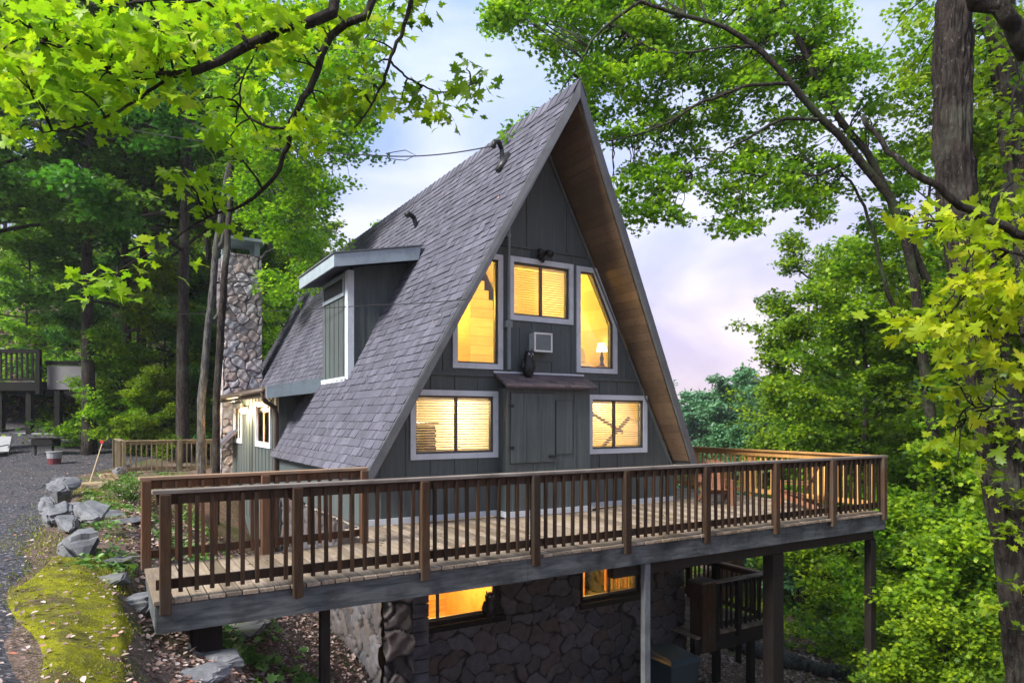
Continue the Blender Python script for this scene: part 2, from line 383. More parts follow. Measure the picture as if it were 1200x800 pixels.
def leafmesh(name, C, S, T, rng, tilt=.55, up=(0, 0, 1), rnd=None, upright=False):
    C = np.asarray(C, float); N = len(C); V, Fc = T
    nrm = np.asarray(up, float)[None]+rng.normal(0, tilt, (N, 3)); nrm /= np.linalg.norm(nrm, axis=1)[:, None]
    h = rng.normal(0, 1, (N, 3)); h[:, 2] -= .5
    if upright: h = np.array([[0, 0, 1.]])+rng.normal(0, .45, (N, 3)); nrm = rng.normal(0, 1, (N, 3))
    y = h-(h*nrm).sum(1)[:, None]*nrm if not upright else h
    y /= np.linalg.norm(y, axis=1)[:, None]
    x = np.cross(y, nrm); x /= np.linalg.norm(x, axis=1)[:, None]; nz = np.cross(x, y)
    S = np.broadcast_to(np.asarray(S, float), (N,))
    P = C[:, None, :]+S[:, None, None]*(x[:, None]*V[None, :, 0:1]+y[:, None]*V[None, :, 1:2]+nz[:, None]*V[None, :, 2:3])
    nv, nf = len(V), len(Fc); I = (Fc[None]+(np.arange(N)*nv)[:, None, None]).reshape(-1, 3)
    me = bpy.data.meshes.new(name); me.vertices.add(N*nv); me.vertices.foreach_set('co', P.reshape(-1).astype('f'))
    me.loops.add(I.size); me.loops.foreach_set('vertex_index', I.reshape(-1).astype('i'))
    me.polygons.add(len(I)); me.polygons.foreach_set('loop_start', (np.arange(len(I))*3).astype('i'))
    try: me.polygons.foreach_set('loop_total', np.full(len(I), 3, 'i'))
    except Exception: pass
    r = rng.random(N) if rnd is None else rnd
    me.update(calc_edges=True)
    a = me.attributes.new('rnd', 'FLOAT', 'FACE'); a.data.foreach_set('value', np.repeat(r, nf).astype('f'))
    return me
# ------------------------------------------------------------------ trees
def grow(rng, p, d, length, n, wig=.18, up=.05):
    pts = [np.array(p, float)]; d = np.array(d, float); d /= np.linalg.norm(d); st = length/n
    for i in range(n):
        d = d+rng.normal(0, wig, 3); d[2] += up; d /= np.linalg.norm(d); pts.append(pts[-1]+d*st)
    return np.array(pts)
def interp_path(ctrl, n):
    c = np.array([list(x) for x in ctrl], float); t = np.linspace(0, len(c)-1, n); out = []
    for a in t:
        i = min(int(a), len(c)-2); f = a-i; p0 = c[max(i-1, 0)]; p1 = c[i]; p2 = c[i+1]; p3 = c[min(i+2, len(c)-1)]
        out.append(.5*((2*p1)+(-p0+p2)*f+(2*p0-5*p1+4*p2-p3)*f*f+(-p0+3*p1-3*p2+p3)*f**3))
    return np.array(out)
def sprays(rng, anchors, per, rad, flat=.3):
    A = np.asarray(anchors); N = len(A)*per
    q = rng.normal(0, 1, (N, 3)); q /= np.linalg.norm(q, axis=1)[:, None]; q *= (rng.random(N)**.45)[:, None]*rad; q[:, 2] *= flat
    clump = np.repeat(rng.random(len(A)), per); k = np.repeat(A, per, 0)+q
    k[:, 2] -= .25*(q[:, 0]**2+q[:, 1]**2)/max(rad, .1)
    return k, np.clip(clump*.6+rng.random(N)*.4+rng.normal(0, .07, N), 0, 1)
def limbs_from(rng, path, radii, t0, t1, nl, ll, elev=(.1, .6), subs=6, az_bias=None, twist=.16, subl=.38):
    br = []; anchors = []
    for i in range(nl):
        t = t0+(t1-t0)*(i+rng.random()*.8)/nl; k = t*(len(path)-1); j = int(min(k, len(path)-2)); p = path[j]+(path[j+1]-path[j])*(k-j)
        az = i*2.399+rng.random()*.7
        if az_bias is not None: az = az_bias[0]+rng.normal(0, az_bias[1])
        el = elev[0]+rng.random()*(elev[1]-elev[0])
        length = ll*(1-.55*((t-t0)/(t1-t0+1e-6)))*(.75+.5*rng.random())
        b = grow(rng, p, (math.cos(az)*math.cos(el), math.sin(az)*math.cos(el), math.sin(el)), length, 7, twist, .03)
        r0 = max(radii[j]*.45, .03); br.append((b, np.linspace(r0, .018, 8)))
        for q in range(subs):
            u = .3+.7*(q+rng.random())/subs; k2 = u*7; j2 = int(min(k2, 6)); p2 = b[j2]+(b[j2+1]-b[j2])*(k2-j2)
            dd = (b[j2+1]-b[j2]); dd = dd/np.linalg.norm(dd)+rng.normal(0, .65, 3)*np.array([1, 1, .55])
            sb = grow(rng, p2, dd, length*subl*(.6+.7*rng.random()), 4, .2, .0)
            br.append((sb, np.linspace(.022, .007, 5))); anchors += [sb[1], sb[2], sb[3], sb[4]]
        anchors += [b[4], b[5], b[6], b[7]]
    return br, anchors
def build_tree(name, label, cat_, loc, path, radii, br, C, rnd, leafsize, T, lm, bm_, rng, tilt=.5, group=None, nside=12, sizes=None, bare=False):
    t = thing(name, label, cat_, loc, group, 'W')
    mb = MB(); mb.tube([Vector(p) for p in path], list(radii), nside, jit=.10); mb.build('trunk', M[bm_], t, smooth=True)
    if br:
        b = MB()
        for pts, rr in br: b.tube([Vector(p) for p in pts], list(rr), 6 if rr[0] > .03 else 4)
        b.build('branches', M[bm_], t, smooth=True)
    if C is not None:
        me = leafmesh('crown', np.asarray(C)-np.array(loc), leafsize*(.65+.7*rng.random(len(C))), T, rng, tilt, rnd=rnd)
        link('crown', me, M[lm], t)
    return t
def auto_tree(seed, name, label, h, r, cb, ll, nl, lm, bm_, ls, per, rad, T=MAPLE, loc=(0, 0, 0), lean=(0, 0), group=None, subs=6, flat=.35, elev=(.05, .7), top=True):
    rng = np.random.default_rng(seed)
    ctrl = [np.array(loc)+np.array([lean[0]*t+.25*math.sin(t*5+seed)*t, lean[1]*t+.25*math.cos(t*4+seed)*t, h*t]) for t in (0, .15, .35, .6, .8, 1)]
    ctrl[0] = ctrl[0]-np.array([0, 0, .4])
    path = interp_path(ctrl, 16); radii = r*(1-.82*np.linspace(0, 1, 16)**1.1); radii[0] *= 1.3; radii[1] *= 1.05
    br, an = limbs_from(rng, path, radii, cb, .98, nl, ll, elev, subs)
    C, rd = sprays(rng, an, per, rad, flat)
    return build_tree(name, label, 'tree', tuple(loc), path, radii, br, C, rd, ls, T, lm, bm_, rng, group=group)
print('base ok')
# ------------------------------------------------------------------ rubble stone faces
class Stone:
    def __init__(s): s.V = []; s.F = []; s.c = []; s.e = []; s.n = 0
    def face(s, o, a, b, nrm, W, H, cell=.3, depth=.05, seed=0, res=.035, taper=None):
        rng = np.random.default_rng(seed+11); a = np.array(a, float); b = np.array(b, float); nrm = np.array(nrm, float)
        nx, ny = max(2, int(W/res)+1), max(2, int(H/res)+1)
        X, Y = np.meshgrid(np.linspace(0, W, nx), np.linspace(0, H, ny))
        gx, gy = int(W/cell/1.25)+4, int(H/cell)+4
        J = rng.random((gy, gx, 2))*.85+.07; RC = rng.random((gy, gx)); PXx = (X/cell/1.25)+1; PYy = (Y/cell)+1
        wob = .12*np.sin(PYy*4+seed)+.10*np.sin(PXx*5+PYy*3); PX2 = PXx+wob; PY2 = PYy+.1*np.sin(PXx*6+seed)
        ix, iy = np.floor(PX2).astype(int), np.floor(PY2).astype(int)
        f1 = np.full(X.shape, 9.); f2 = f1.copy(); cid = np.zeros(X.shape)
        for dy in (-1, 0, 1):
            for dx in (-1, 0, 1):
                jx = np.clip(ix+dx, 0, gx-1); jy = np.clip(iy+dy, 0, gy-1)
                d = np.hypot(jx+J[jy, jx, 0]-PX2, jy+J[jy, jx, 1]-PY2); c = RC[jy, jx]
                m = d < f1; f2 = np.where(m, f1, np.minimum(f2, d)); cid = np.where(m, c, cid); f1 = np.where(m, d, f1)
        e = f2-f1; hgt = np.clip(e*8, 0, 1)**.6*depth*(.55+.9*cid)+.012*np.sin(X*23+cid*40)*np.cos(Y*19+cid*70)*np.clip(e*6, 0, 1)
        hgt += rng.normal(0, .0025, X.shape)
        edge = np.minimum(np.minimum(X, W-X), 9); hgt = hgt
        tx = np.ones_like(X)
        Xc = X
        if taper: Xc = X*(1-taper[0]*Y/H)+taper[1]*Y/H*W
        P = np.array(o)[None, None]+Xc[..., None]*a+Y[..., None]*b+hgt[..., None]*nrm
        I = np.arange((ny-1)*(nx-1)); r = I//(nx-1); q = I % (nx-1); k = r*nx+q+s.n
        s.V.append(P.reshape(-1, 3)); s.F.append(np.stack([k, k+1, k+nx+1, k+nx], -1)); s.n += nx*ny
        s.c.append(cid.reshape(-1)); s.e.append(e.reshape(-1))
    def build(s, name, parent, mat='stone'):
        V = np.concatenate(s.V)-np.array(ORG[root(parent).name]); Fc = np.concatenate(s.F)
        me = bpy.data.meshes.new(name); me.from_pydata(V.tolist(), [], Fc.tolist())
        for nm, arr in (('cell', s.c), ('edge', s.e)):
            at_ = me.attributes.new(nm, 'FLOAT', 'POINT'); at_.data.foreach_set('value', np.concatenate(arr).astype('f'))
        me.materials.append(M[mat]); me.polygons.foreach_set('use_smooth', [True]*len(me.polygons))
        return link(name, me, None, parent)
def off_poly(poly, d):
    n = len(poly); out = []
    area = sum(poly[i][0]*poly[(i+1) % n][1]-poly[(i+1) % n][0]*poly[i][1] for i in range(n)); sg = 1 if area > 0 else -1
    for i in range(n):
        a, b, c = Vector(poly[i-1]), Vector(poly[i]), Vector(poly[(i+1) % n])
        d1 = (b-a).normalized(); d2 = (c-b).normalized(); n1 = Vector((d1.y, -d1.x))*sg; n2 = Vector((d2.y, -d2.x))*sg
        m_ = (n1+n2).normalized(); out.append(tuple(b+m_*(d/max(m_.dot(n1), .3))))
    return out
# ------------------------------------------------------------------ HOUSE
random.seed(4)
S0, Z0, K = 3.02, 6.75, 1.88
ZF = .75; SL = S0-(Z0-ZF)/K; SR = 2*S0-SL
def zr(s): return Z0-K*abs(s-S0)
house = thing('a_frame_house', 'tall dark green-grey A-frame cabin with lit windows and steep shingled roof behind the long deck', 'house', (3, 6, -3.5))
# roof slabs
TK = .11; nx_, nz_ = K/math.hypot(1, K), 1/math.hypot(1, K)
def slab(mb, side, wfa, wff, wb, sf, t0=0., t1=TK):
    # outer surface offset t0, inner t1 (measured along the inward normal); front edge w differs at apex/foot
    def q(s, w, t):
        # apex points shifted straight down so both slopes meet at the ridge
        if abs(s-S0) < 1e-6: return (S0, w, Z0-t/nz_)
        z = zr(s); return (s-side*nx_*t, w, z-nz_*t) if True else None
    mb.hexa([q(S0, wfa, t1), q(sf, wff, t1), q(sf, wb, t1), q(S0, wb, t1), q(S0, wfa, t0), q(sf, wff, t0), q(sf, wb, t0), q(S0, wb, t0)])
WA, WF, WB = -1.07, -.40, 13.85
def wfront(s): return WF+(WA-WF)*(1-abs(s-S0)/(S0-SL))
roof_m = MB(); sB = .62
slab(roof_m, -1, WA, WF, 5.8, SL, .0)
slab(roof_m, 1, WA, WF, WB, SR)
slab(roof_m, -1, 5.8, 5.8, WB, sB)
roof = roof_m.build('roof', M['rake_paint'], house)
def shingles(name, side, matn, wcut=5.8, s_low=sB, seed=1):
    rnd = random.Random(seed); mb = MB(); slope = math.hypot(1, K); Ltot = (S0-SL)*slope; ex = .145
    n = int(Ltot/ex)
    for i in range(n+1):
        d = i*ex   # distance up from the foot
        s_dist = (S0-SL)-d/slope
        if s_dist < .01: break
        d2 = min(d+ex*1.25, Ltot); s2 = (S0-SL)-d2/slope
        w = WF+(WA-WF)*(d/Ltot)-.03
        if side < 0 and (S0-s_dist) < s_low-.04: wend = wcut
        else: wend = WB+.04
        while w < wend:
            wd = rnd.choice((.08, .11, .14, .17, .21, .26)); w1 = min(w+wd, wend)
            th = rnd.choice((.006, .006, .013, .017)); jit = rnd.uniform(-.007, .007)
            a = rnd.random()*.75+(.25 if th > .02 else 0)
            def P(sd, w_, t): # sd = distance from ridge in s
                return (S0+side*(sd+nx_*t*1.), w_, Z0-K*sd+nz_*t)
            lo = s_dist+jit/slope
            mb.hexa([P(lo, w, .001), P(lo, w1-.004, .001), P(s2, w1-.004, .001), P(s2, w, .001),
                     P(lo, w, th+.008), P(lo, w1-.004, th+.008), P(s2, w1-.004, .004), P(s2, w, .004)], a)
            w = w1
    return mb.build(name, M[matn], house)
sh = shingles('shingles', -1, 'shingle'); sh2 = shingles('shingles', 1, 'shingle', seed=2)
cap = MB()
for i in range(62):
    w = WA-.03+i*.242; a = random.random()
    for sd in (-1, 1):
        cap.hexa([(S0, w, Z0+.03), (S0+sd*.13, w, Z0-.13*K+.055), (S0+sd*.13, w+.27, Z0-.13*K+.035), (S0, w+.27, Z0+.012),
                  (S0, w, Z0+.055), (S0+sd*.13, w, Z0-.13*K+.075), (S0+sd*.13, w+.27, Z0-.13*K+.05), (S0, w+.27, Z0+.03)], a)
cap.build('ridge_cap', M['shingle'], house)
# rake boards
rk = MB()
for sd in (-1, 1):
    foot = S0+sd*(S0-SL)
    def q(s_, t, dw):
        if abs(s_-S0) < 1e-6: return (S0, wfront(s_)+dw, Z0-t/nz_)
        return (s_-sd*nx_*t, wfront(s_)+dw, zr(s_)-nz_*t)
    rk.hexa([q(S0, .12, -.045), q(foot, .12, -.045), q(foot, .12, -.002), q(S0, .12, -.002), q(S0, -.004, -.045), q(foot, -.004, -.045), q(foot, -.004, -.002), q(S0, -.004, -.002)])
rk.build('rake_board', M['rake_paint'], house)
# soffit boards under the prow (lines run down the slope in bands)
for sd in (-1, 1):
    sf = MB(); n = 44
    for i in range(n):
        a0, a1 = i/n, (i+.965)/n
        s0_, s1_ = S0+sd*(S0-SL)*a0*.985, S0+sd*(S0-SL)*a1*.985
        def q(s_, w_, t): return (s_-sd*nx_*t if abs(s_-S0) > .02 else s_, w_, zr(s_)-(nz_*t if abs(s_-S0) > .02 else t/nz_))
        w0, w1 = wfront(s0_)+.005, wfront(s1_)+.005
        sf.hexa([q(s0_, w0, TK+.035), q(s1_, w1, TK+.035), q(s1_, .02, TK+.035), q(s0_, .02, TK+.035), q(s0_, w0, TK+.004), q(s1_, w1, TK+.004), q(s1_, .02, TK+.004), q(s0_, .02, TK+.004)])
    sf.build('soffit', M['soffit_wood'], house)
# gable wall
WLW = [(.76, 1.03), (2.10, 1.03), (2.10, 1.92), (.76, 1.92)]
WRW = [(4.09, 1.03), (5.27, 1.03), (5.27, 1.90), (4.09, 1.90)]
WUC = [(2.48, 3.26), (3.59, 3.26), (3.59, 4.13), (2.48, 4.13)]
WUL = [(1.46, 2.44), (2.19, 2.44), (2.19, 4.12), (1.90, 4.12), (1.46, 3.24)]
WUR = [(3.83, 2.45), (4.56, 2.45), (4.56, 3.24), (4.12, 4.12), (3.83, 4.12)]
def zin(s): return zr(s)-.21/nz_
g = MB(); el = S0-(Z0-.21/nz_-.05)/K
g.plate([(.0, 0), (6.04, 0), (6.04, max(zin(6.04), .3)), (S0, Z0-.21/nz_+.1), (0, max(zin(0), .3))], [WLW, WRW, WUC, WUL, WUR], 0, .14)
# battens and bands are wall pattern: one mesh
def spans(s, holes, z0, z1, pad=.10):
    seg = [(z0, z1)]
    for h in holes:
        xs = [p[0] for p in h]; zs = [p[1] for p in h]
        if min(xs)-pad < s < max(xs)+pad:
            lo, hi = min(zs)-pad, max(zs)+pad; new = []
            for a, b in seg:
                if hi <= a or lo >= b: new.append((a, b))
                else:
                    if lo > a: new.append((a, lo))
                    if hi < b: new.append((hi, b))
            seg = new
    return seg
bt = g; H5 = [WLW, WRW, WUC, WUL, WUR]
for k in range(15):
    s = .22+.405*k
    for z0, z1, off in ((.09, 2.21, 0), (2.31, 4.34, .2), (4.42, 6.6, .1)):
        if z0 > 4 and k % 2: continue
        s2 = s+off
        zt = min(z1, zin(s2)-.02)
        if s2 > 6 or zt-z0 < .1: continue
        for a, b in spans(s2, H5, z0, zt):
            if z0 < 2 and 2.15 < s2 < 3.86: continue
            if b-a > .04: bt.box(s2-.016, s2+.016, -.014, -.0005, a, b)
tr = g
for z0, z1, d in ((2.235, 2.275, .035), (4.365, 4.40, .03)):
    e = [S0-(Z0-.21/nz_-z1)/K+.01, S0+(Z0-.21/nz_-z1)/K-.01]
    segs = [(e[0], e[1])] if z0 > 4 else [(e[0], 2.10), (3.9, e[1])]
    for a, b in segs: tr.box(a, b, -d, -.003, z0, z1)
g.build('gable_wall', M['siding'], house)
ft = MB(); ft.box(.0, 2.16, -.03, -.002, .004, .095); ft.box(3.85, 6.03, -.03, -.002, .004, .095); ft.box(2.16, 3.85, -.33, -.302, .004, .095); ft.box(2.162, 2.188, -.301, -.031, .004, .095); ft.box(3.822, 3.85, -.301, -.031, .004, .095)
ft.build('base_flashing', M['trim'], house)
rt = MB()
for sd in (-1, 1):
    p = [(S0+sd*(zS), Z0-.21/nz_-K*zS) for zS in (0.0, 2.98)]
    rt.beam((p[0][0], -.015, p[0][1]-.06), (p[1][0]-sd*.03, -.015, p[1][1]-.02), .025, .07, (0, 1, 0))
rt.build('rake_trim', M['rake_paint'], house)
def window(poly, parent, w0=0., axis='y', sgn=-1, shallow=False, trim=.085, mull=None, blinds=False, slide=True, tm='trim', slat=(.026, .5), label=None):
    # w0: wall face; sgn: outward direction along the axis
    f = MB(); f.ring(off_poly(poly, trim), poly, w0+sgn*.032, w0+sgn*.001, axis)
    fr = f.build('window', M[tm], parent)
    if label: fr['label'] = label
    s_ = MB(); inn = off_poly(poly, -.028); (s_.ring(poly, inn, w0-sgn*.02, w0-sgn*.07, axis) if not shallow else s_.ring(poly, inn, w0+sgn*.004, w0-sgn*.012, axis))
    xs = [p[0] for p in poly]; zs = [p[1] for p in poly]
    if mull is not None:
        a, b = mull-.018, mull+.018; z0, z1 = min(zs)+.028, max(zs)-.028
        if axis == 'y': s_.box(a, b, min(w0-sgn*.015, w0-sgn*.072), max(w0-sgn*.015, w0-sgn*.072), z0, z1)
        else: s_.box(min(w0-sgn*.012, w0+sgn*.006), max(w0-sgn*.012, w0+sgn*.006), a, b, z0, z1)
    s_.build('sash', M['trim' if shallow else 'sash'], fr)
    p = MB(); y = w0-sgn*(.045 if not shallow else .008)
    p.prism(off_poly(poly, -.03), y, y+.004, axis); p.build('pane', M['clear_glass' if shallow else 'glass'], fr)
    if blinds:
        bl = MB(); z = min(zs)+.05; y = w0-sgn*.115; x0, x1 = min(xs)+.01, max(xs)-.01
        hh = slat[0]*.5; ang = slat[1]
        while z < max(zs)-.07:
            dz = hh*math.sin(ang); dy = hh*math.cos(ang)
            q = [(x0, y-dy, z+dz), (x1, y-dy, z+dz), (x1, y+dy, z-dz), (x0, y+dy, z-dz)]
            if axis == 'x': q = [(b_, a_, c_) for a_, b_, c_ in q]
            bl.add(q, [(0, 1, 2, 3)]); bl.add([(u_, v_, w_+.0015) for u_, v_, w_ in q], [(3, 2, 1, 0)])
            z += .040
        if axis == 'y': bl.box(x0, x1, y-.02, y+.02, max(zs)-.065, max(zs)-.02); bl.box(x0, x1, y-.014, y+.014, min(zs)+.02, min(zs)+.038)
        else: bl.box(y-.02, y+.02, x0, x1, max(zs)-.065, max(zs)-.02)
        bl.build('blinds', M['blind'], fr)
    return fr
window(WLW, house, mull=1.46, blinds=True, slat=(.034, .55)); window(WRW, house, mull=4.62, blinds=True, slat=(.034, .55))
window(WUC, house, mull=3.04, blinds=True, slat=(.036, .8)); window(WUL, house); window(WUR, house)
# side wall of lower-left knee, rear and right walls
ow = MB(); ow.box(-.0, .12, .145, 5.79, -.02, .95); ow.box(5.92, 6.04, .145, 13.7, -.02, .95)
ow.plate([(0.05, -.3), (5.98, -.3), (5.98, .8), (S0, 6.2), (.05, .8)], [], 13.55, 13.7); ow.build('side_wall', M['siding'], house)
# bump-out chase with its own little shingled roof
bo = MB(); bo.plate([(2.19, 0), (3.82, 0), (3.82, 2.05), (2.19, 2.05)], [], -.30, -.22); bo.box(2.19, 2.27, -.219, -.001, 0, 2.05); bo.box(3.74, 3.82, -.219, -.001, 0, 2.05)
for k in range(4): bo.box(2.30+.4*k-.015, 2.30+.4*k+.015, -.313, -.3005, .1, (.84 if 0 < k < 3 else 2.0))
chase = bo.build('chimney_chase', M['siding'], house)
dr = MB(); dr.box(2.25, 3.08, -.326, -.3015, .86, 1.97)
for k in (2.50, 2.78): dr.box(k-.014, k+.014, -.338, -.327, .88, 1.95)
dr.box(3.12, 3.44, -.316, -.3015, .98, 1.86)
gp_ = MB(); gp_.ring(off_poly([(2.25, .86), (3.08, .86), (3.08, 1.97), (2.25, 1.97)], .012), [(2.25, .86), (3.08, .86), (3.08, 1.97), (2.25, 1.97)], -.306, -.3012); gp_.ring(off_poly([(3.12, .98), (3.44, .98), (3.44, 1.86), (3.12, 1.86)], .008), [(3.12, .98), (3.44, .98), (3.44, 1.86), (3.12, 1.86)], -.306, -.3012)  # thin black rings stand in for the shadow lines around the panels
door = dr.build('access_door', M['siding'], chase); gp_.build('door_gap_shadow', M['black_metal'], door)
for z_ in (1.08, 1.74): hg = MB(); hg.box(2.215, 2.30, -.334, -.3265, z_, z_+.05); hg.build('hinge', M['black_metal'], door)
hd = MB(); hd.box(2.96, 3.10, -.350, -.327, .93, .97)
hd.build('latch', M['black_metal'], chase)
cr = MB(); cr.hexa([(2.12, -.42, 2.045), (3.88, -.42, 2.045), (3.88, -.003, 2.25), (2.12, -.003, 2.25), (2.12, -.42, 2.07), (3.88, -.42, 2.07), (3.88, -.003, 2.29), (2.12, -.003, 2.29)])
rnd = random.Random(5)
for i in range(4):
    y = -.44+i*.11; s = 2.10
    while s < 3.89:
        wd = rnd.choice((.12, .18, .25)); e = min(s+wd, 3.90); z = 2.072+(y+.44)*.52; th = rnd.choice((.008, .016, .024)); y2 = min(y+.14, -.005); zz = (y2-y)*.52
        cr.hexa([(s, y, z), (e-.004, y, z), (e-.004, y2, z+zz), (s, y2, z+zz), (s, y, z+th+.01), (e-.004, y, z+th+.01), (e-.004, y2, z+zz+.006), (s, y2, z+zz+.006)])
        s = e
cr.build('chase_roof', M['brown_shingle'], house)
fl = MB(); fl.box(2.10, 3.9, -.03, -.015, 2.30, 2.33); fl.build('flashing', M['trim'], house)
# conduit, air conditioner, flood light
cd = MB(); cd.tube([(2.34, -.10, 2.36), (2.34, -.10, 3.10)], .034, 10); cd.tube([(2.34, -.10, 3.08), (2.34, -.10, 5.02)], .026, 10); cd.box(2.28, 2.40, -.12, -.015, 3.04, 3.14); cd.box(2.30, 2.38, -.12, -.015, 4.5, 4.53)
cd.build('conduit', M['conduit'], house)
acb = MB(); acb.box(2.78, 3.12, -.17, -.002, 2.67, 2.97); ac = acb.build('air_conditioner', M['trim'], house, bevel=.008)
q = MB(); q.box(2.79, 3.11, -.175, -.171, 2.68, 2.96); 
for k in range(14): q.box(2.80, 3.10, -.182, -.176, 2.705+k*.0165, 2.711+k*.0165)
q.build('grille', M['conduit'], ac)
q = MB(); q.ring([(2.772, 2.662), (3.128, 2.662), (3.128, 2.978), (2.772, 2.978)], [(2.80, 2.69), (3.10, 2.69), (3.10, 2.95), (2.80, 2.95)], -.192, -.171); q.build('bezel', M['white_paint'], ac)
fm = MB(); fm.box(2.60, 3.32, -.012, -.001, 2.52, 3.06); fm.build('patch_panel', M['siding'], house)
fb = MB(); fb.box(2.95, 3.05, -.05, -.002, 4.20, 4.30); fl_ = fb.build('flood_light', M['black_metal'], house, bevel=.006)
for dx in (-.075, .075):
    q = MB(); q.tube([(3.0+dx*.3, -.05, 4.27), (3.0+dx, -.09, 4.34), (3.0+dx*1.1, -.12, 4.33), (3.0+dx*1.25, -.20, 4.28)], [.018, .03, .05, .062], 12); q.build('lamp_head', M['black_metal'], fl_, smooth=True)
q = MB(); q.tube([(3.0, -.05, 4.22), (3.0, -.10, 4.18)], [.03, .035], 10); q.build('sensor', M['black_metal'], fl_)
# roof vents
v = MB(); p = (2.37, 3.86); v.tube([(p[0]+.1, p[1], 5.45), (p[0]-.02, p[1], 5.82)], .05, 10); v.tube([(p[0]-.02, p[1], 5.81), (p[0]-.16, p[1]-.05, 5.86), (p[0]-.2, p[1]-.06, 5.80)], [.05, .055, .06], 10); v.build('vent_pipe', M['black_metal'], house, smooth=True)
v = MB(); v.tube([(2.60, .42, 5.85), (2.52, .42, 5.95), (2.50, .42, 6.16)], [.07, .04, .035], 10); v.tube([(2.50, .42, 6.13), (2.44, .40, 6.22), (2.36, .40, 6.20), (2.33, .40, 6.10)], [.04, .045, .045, .04], 10)
v.tube([(2.64, .38, 5.98), (2.40, .38, 5.72)], [.12, .05], 10); v.build('service_mast', M['black_metal'], house, smooth=True)
# ------------- dormer
dm = MB(); X = .66
dm.box(X, X+.08, 2.96, 4.70, 2.28, 4.36)   # face
dm.prism([(X+.085, zr(X)-.05), (X+.085, 4.40), (1.86, 4.62), (1.86, zr(1.86)-.1)], 2.96, 3.04)
dm.prism([(X+.085, zr(X)-.05), (X+.085, 4.40), (1.86, 4.62), (1.86, zr(1.86)-.1)], 4.62, 4.70)
for k in range(5): dm.box(X-.012, X-.001, 3.25+.3*k, 3.275+.3*k, 2.36, 3.86)
for k in range(4):
    s = X+.28+.3*k; dm.box(s, s+.03, 2.947, 2.9595, zr(s)+.05, 4.38)
dorm = dm.build('dormer', M['siding'], house)
q = MB(); q.box(X-.02, X-.001, 2.94, 3.10, 2.30, 4.34); q.box(X-.02, X+.10, 2.925, 2.958, 2.30, 4.34); q.box(X-.03, X-.002, 3.1, 4.72, 2.27, 2.36)
q.build('corner_trim', M['trim'], dorm)
q = MB(); q.hexa([(.26, 2.42, 4.36), (1.93, 2.42, 4.70), (1.93, 4.86, 4.70), (.26, 4.86, 4.36), (.26, 2.42, 4.46), (1.93, 2.42, 4.80), (1.93, 4.86, 4.80), (.26, 4.86, 4.46)]); q.build('dormer_roof', M['shingle'], dorm)
q = MB(); q.hexa([(.225, 2.385, 4.25), (1.84, 2.385, 4.56), (1.84, 2.419, 4.56), (.225, 2.419, 4.25), (.225, 2.385, 4.475), (1.88, 2.385, 4.815), (1.88, 2.419, 4.815), (.225, 2.419, 4.475)])
q.box(.225, .258, 2.4195, 4.89, 4.25, 4.475); q.hexa([(.225, 4.862, 4.25), (1.84, 4.862, 4.56), (1.84, 4.89, 4.56), (.225, 4.89, 4.25), (.225, 4.862, 4.475), (1.88, 4.862, 4.815), (1.88, 4.89, 4.815), (.225, 4.89, 4.475)])
q.build('fascia', M['fascia_paint'], dorm)
q = MB(); q.hexa([(.2, 2.36, 4.478), (1.93, 2.36, 4.835), (1.93, 4.91, 4.835), (.2, 4.91, 4.478), (.2, 2.36, 4.50), (1.93, 2.36, 4.857), (1.93, 4.91, 4.857), (.2, 4.91, 4.50)]); q.build('drip_edge', M['rake_paint'], dorm)
WD = [(3.22, 3.96), (4.52, 3.96), (4.52, 4.24), (3.22, 4.24)]
def dark_window(poly, parent, w0, sgn, nm='window'):
    f = MB(); f.ring(off_poly(poly, .07), poly, w0+sgn*.03, w0+sgn*.001, 'x'); fr = f.build(nm, M['fascia_paint'], parent)
    p = MB(); p.prism(poly, w0+sgn*.006, w0+sgn*.010, 'x'); p.build('pane', M['black_metal'], fr); return fr
dark_window(WD, dorm, X, -1)
# ------------- wing: low side bay with lamp and two windows
wg = MB(); WW1 = [(6.62, .98), (8.20, .98), (8.20, 1.88), (6.62, 1.88)]; WW2 = [(10.42, .98), (11.5, .98), (11.5, 1.88), (10.42, 1.88)]
wg.plate([(5.8, -2.0), (12.0, -2.0), (12.0, 2.16), (5.8, 2.16)], [WW1, WW2], -.001, .10, 'x')
wg.plate([(.101, -1.2), (.66, .9), (.66, 2.28), (.101, 2.16)], [], 5.8, 5.9)
for k in range(15):
    w = 5.95+.405*k
    for a, b in spans(w, [WW1, WW2], -1, 2.1): wg.box(-.013, -.0015, w-.014, w+.014, a, b)
wing = wg.build('side_bay', M['siding'], house)
window(WW1, wing, w0=-.001, axis='x', sgn=-1, trim=.10, mull=7.4, shallow=True); window(WW2, wing, w0=-.001, axis='x', sgn=-1, trim=.10, mull=10.95, shallow=True)
q = MB(); q.hexa([(-.42, 4.80, 2.08), (.70, 4.80, 2.28), (.70, 11.8, 2.28), (-.42, 11.8, 2.08), (-.42, 4.80, 2.20), (.70, 4.80, 2.42), (.70, 11.8, 2.42), (-.42, 11.8, 2.20)]); q.build('bay_roof', M['shingle'], wing)
q = MB(); q.hexa([(-.455, 4.76, 1.97), (.62, 4.76, 2.12), (.62, 4.797, 2.12), (-.455, 4.797, 1.97), (-.455, 4.76, 2.215), (.69, 4.76, 2.435), (.69, 4.797, 2.435), (-.455, 4.797, 2.215)]); q.build('bay_fascia', M['fascia_paint'], wing)
q = MB(); q.box(-.455, -.422, 4.80, 11.8, 2.0, 2.215); q.build('eave_board', M['brown_pipe'], wing)
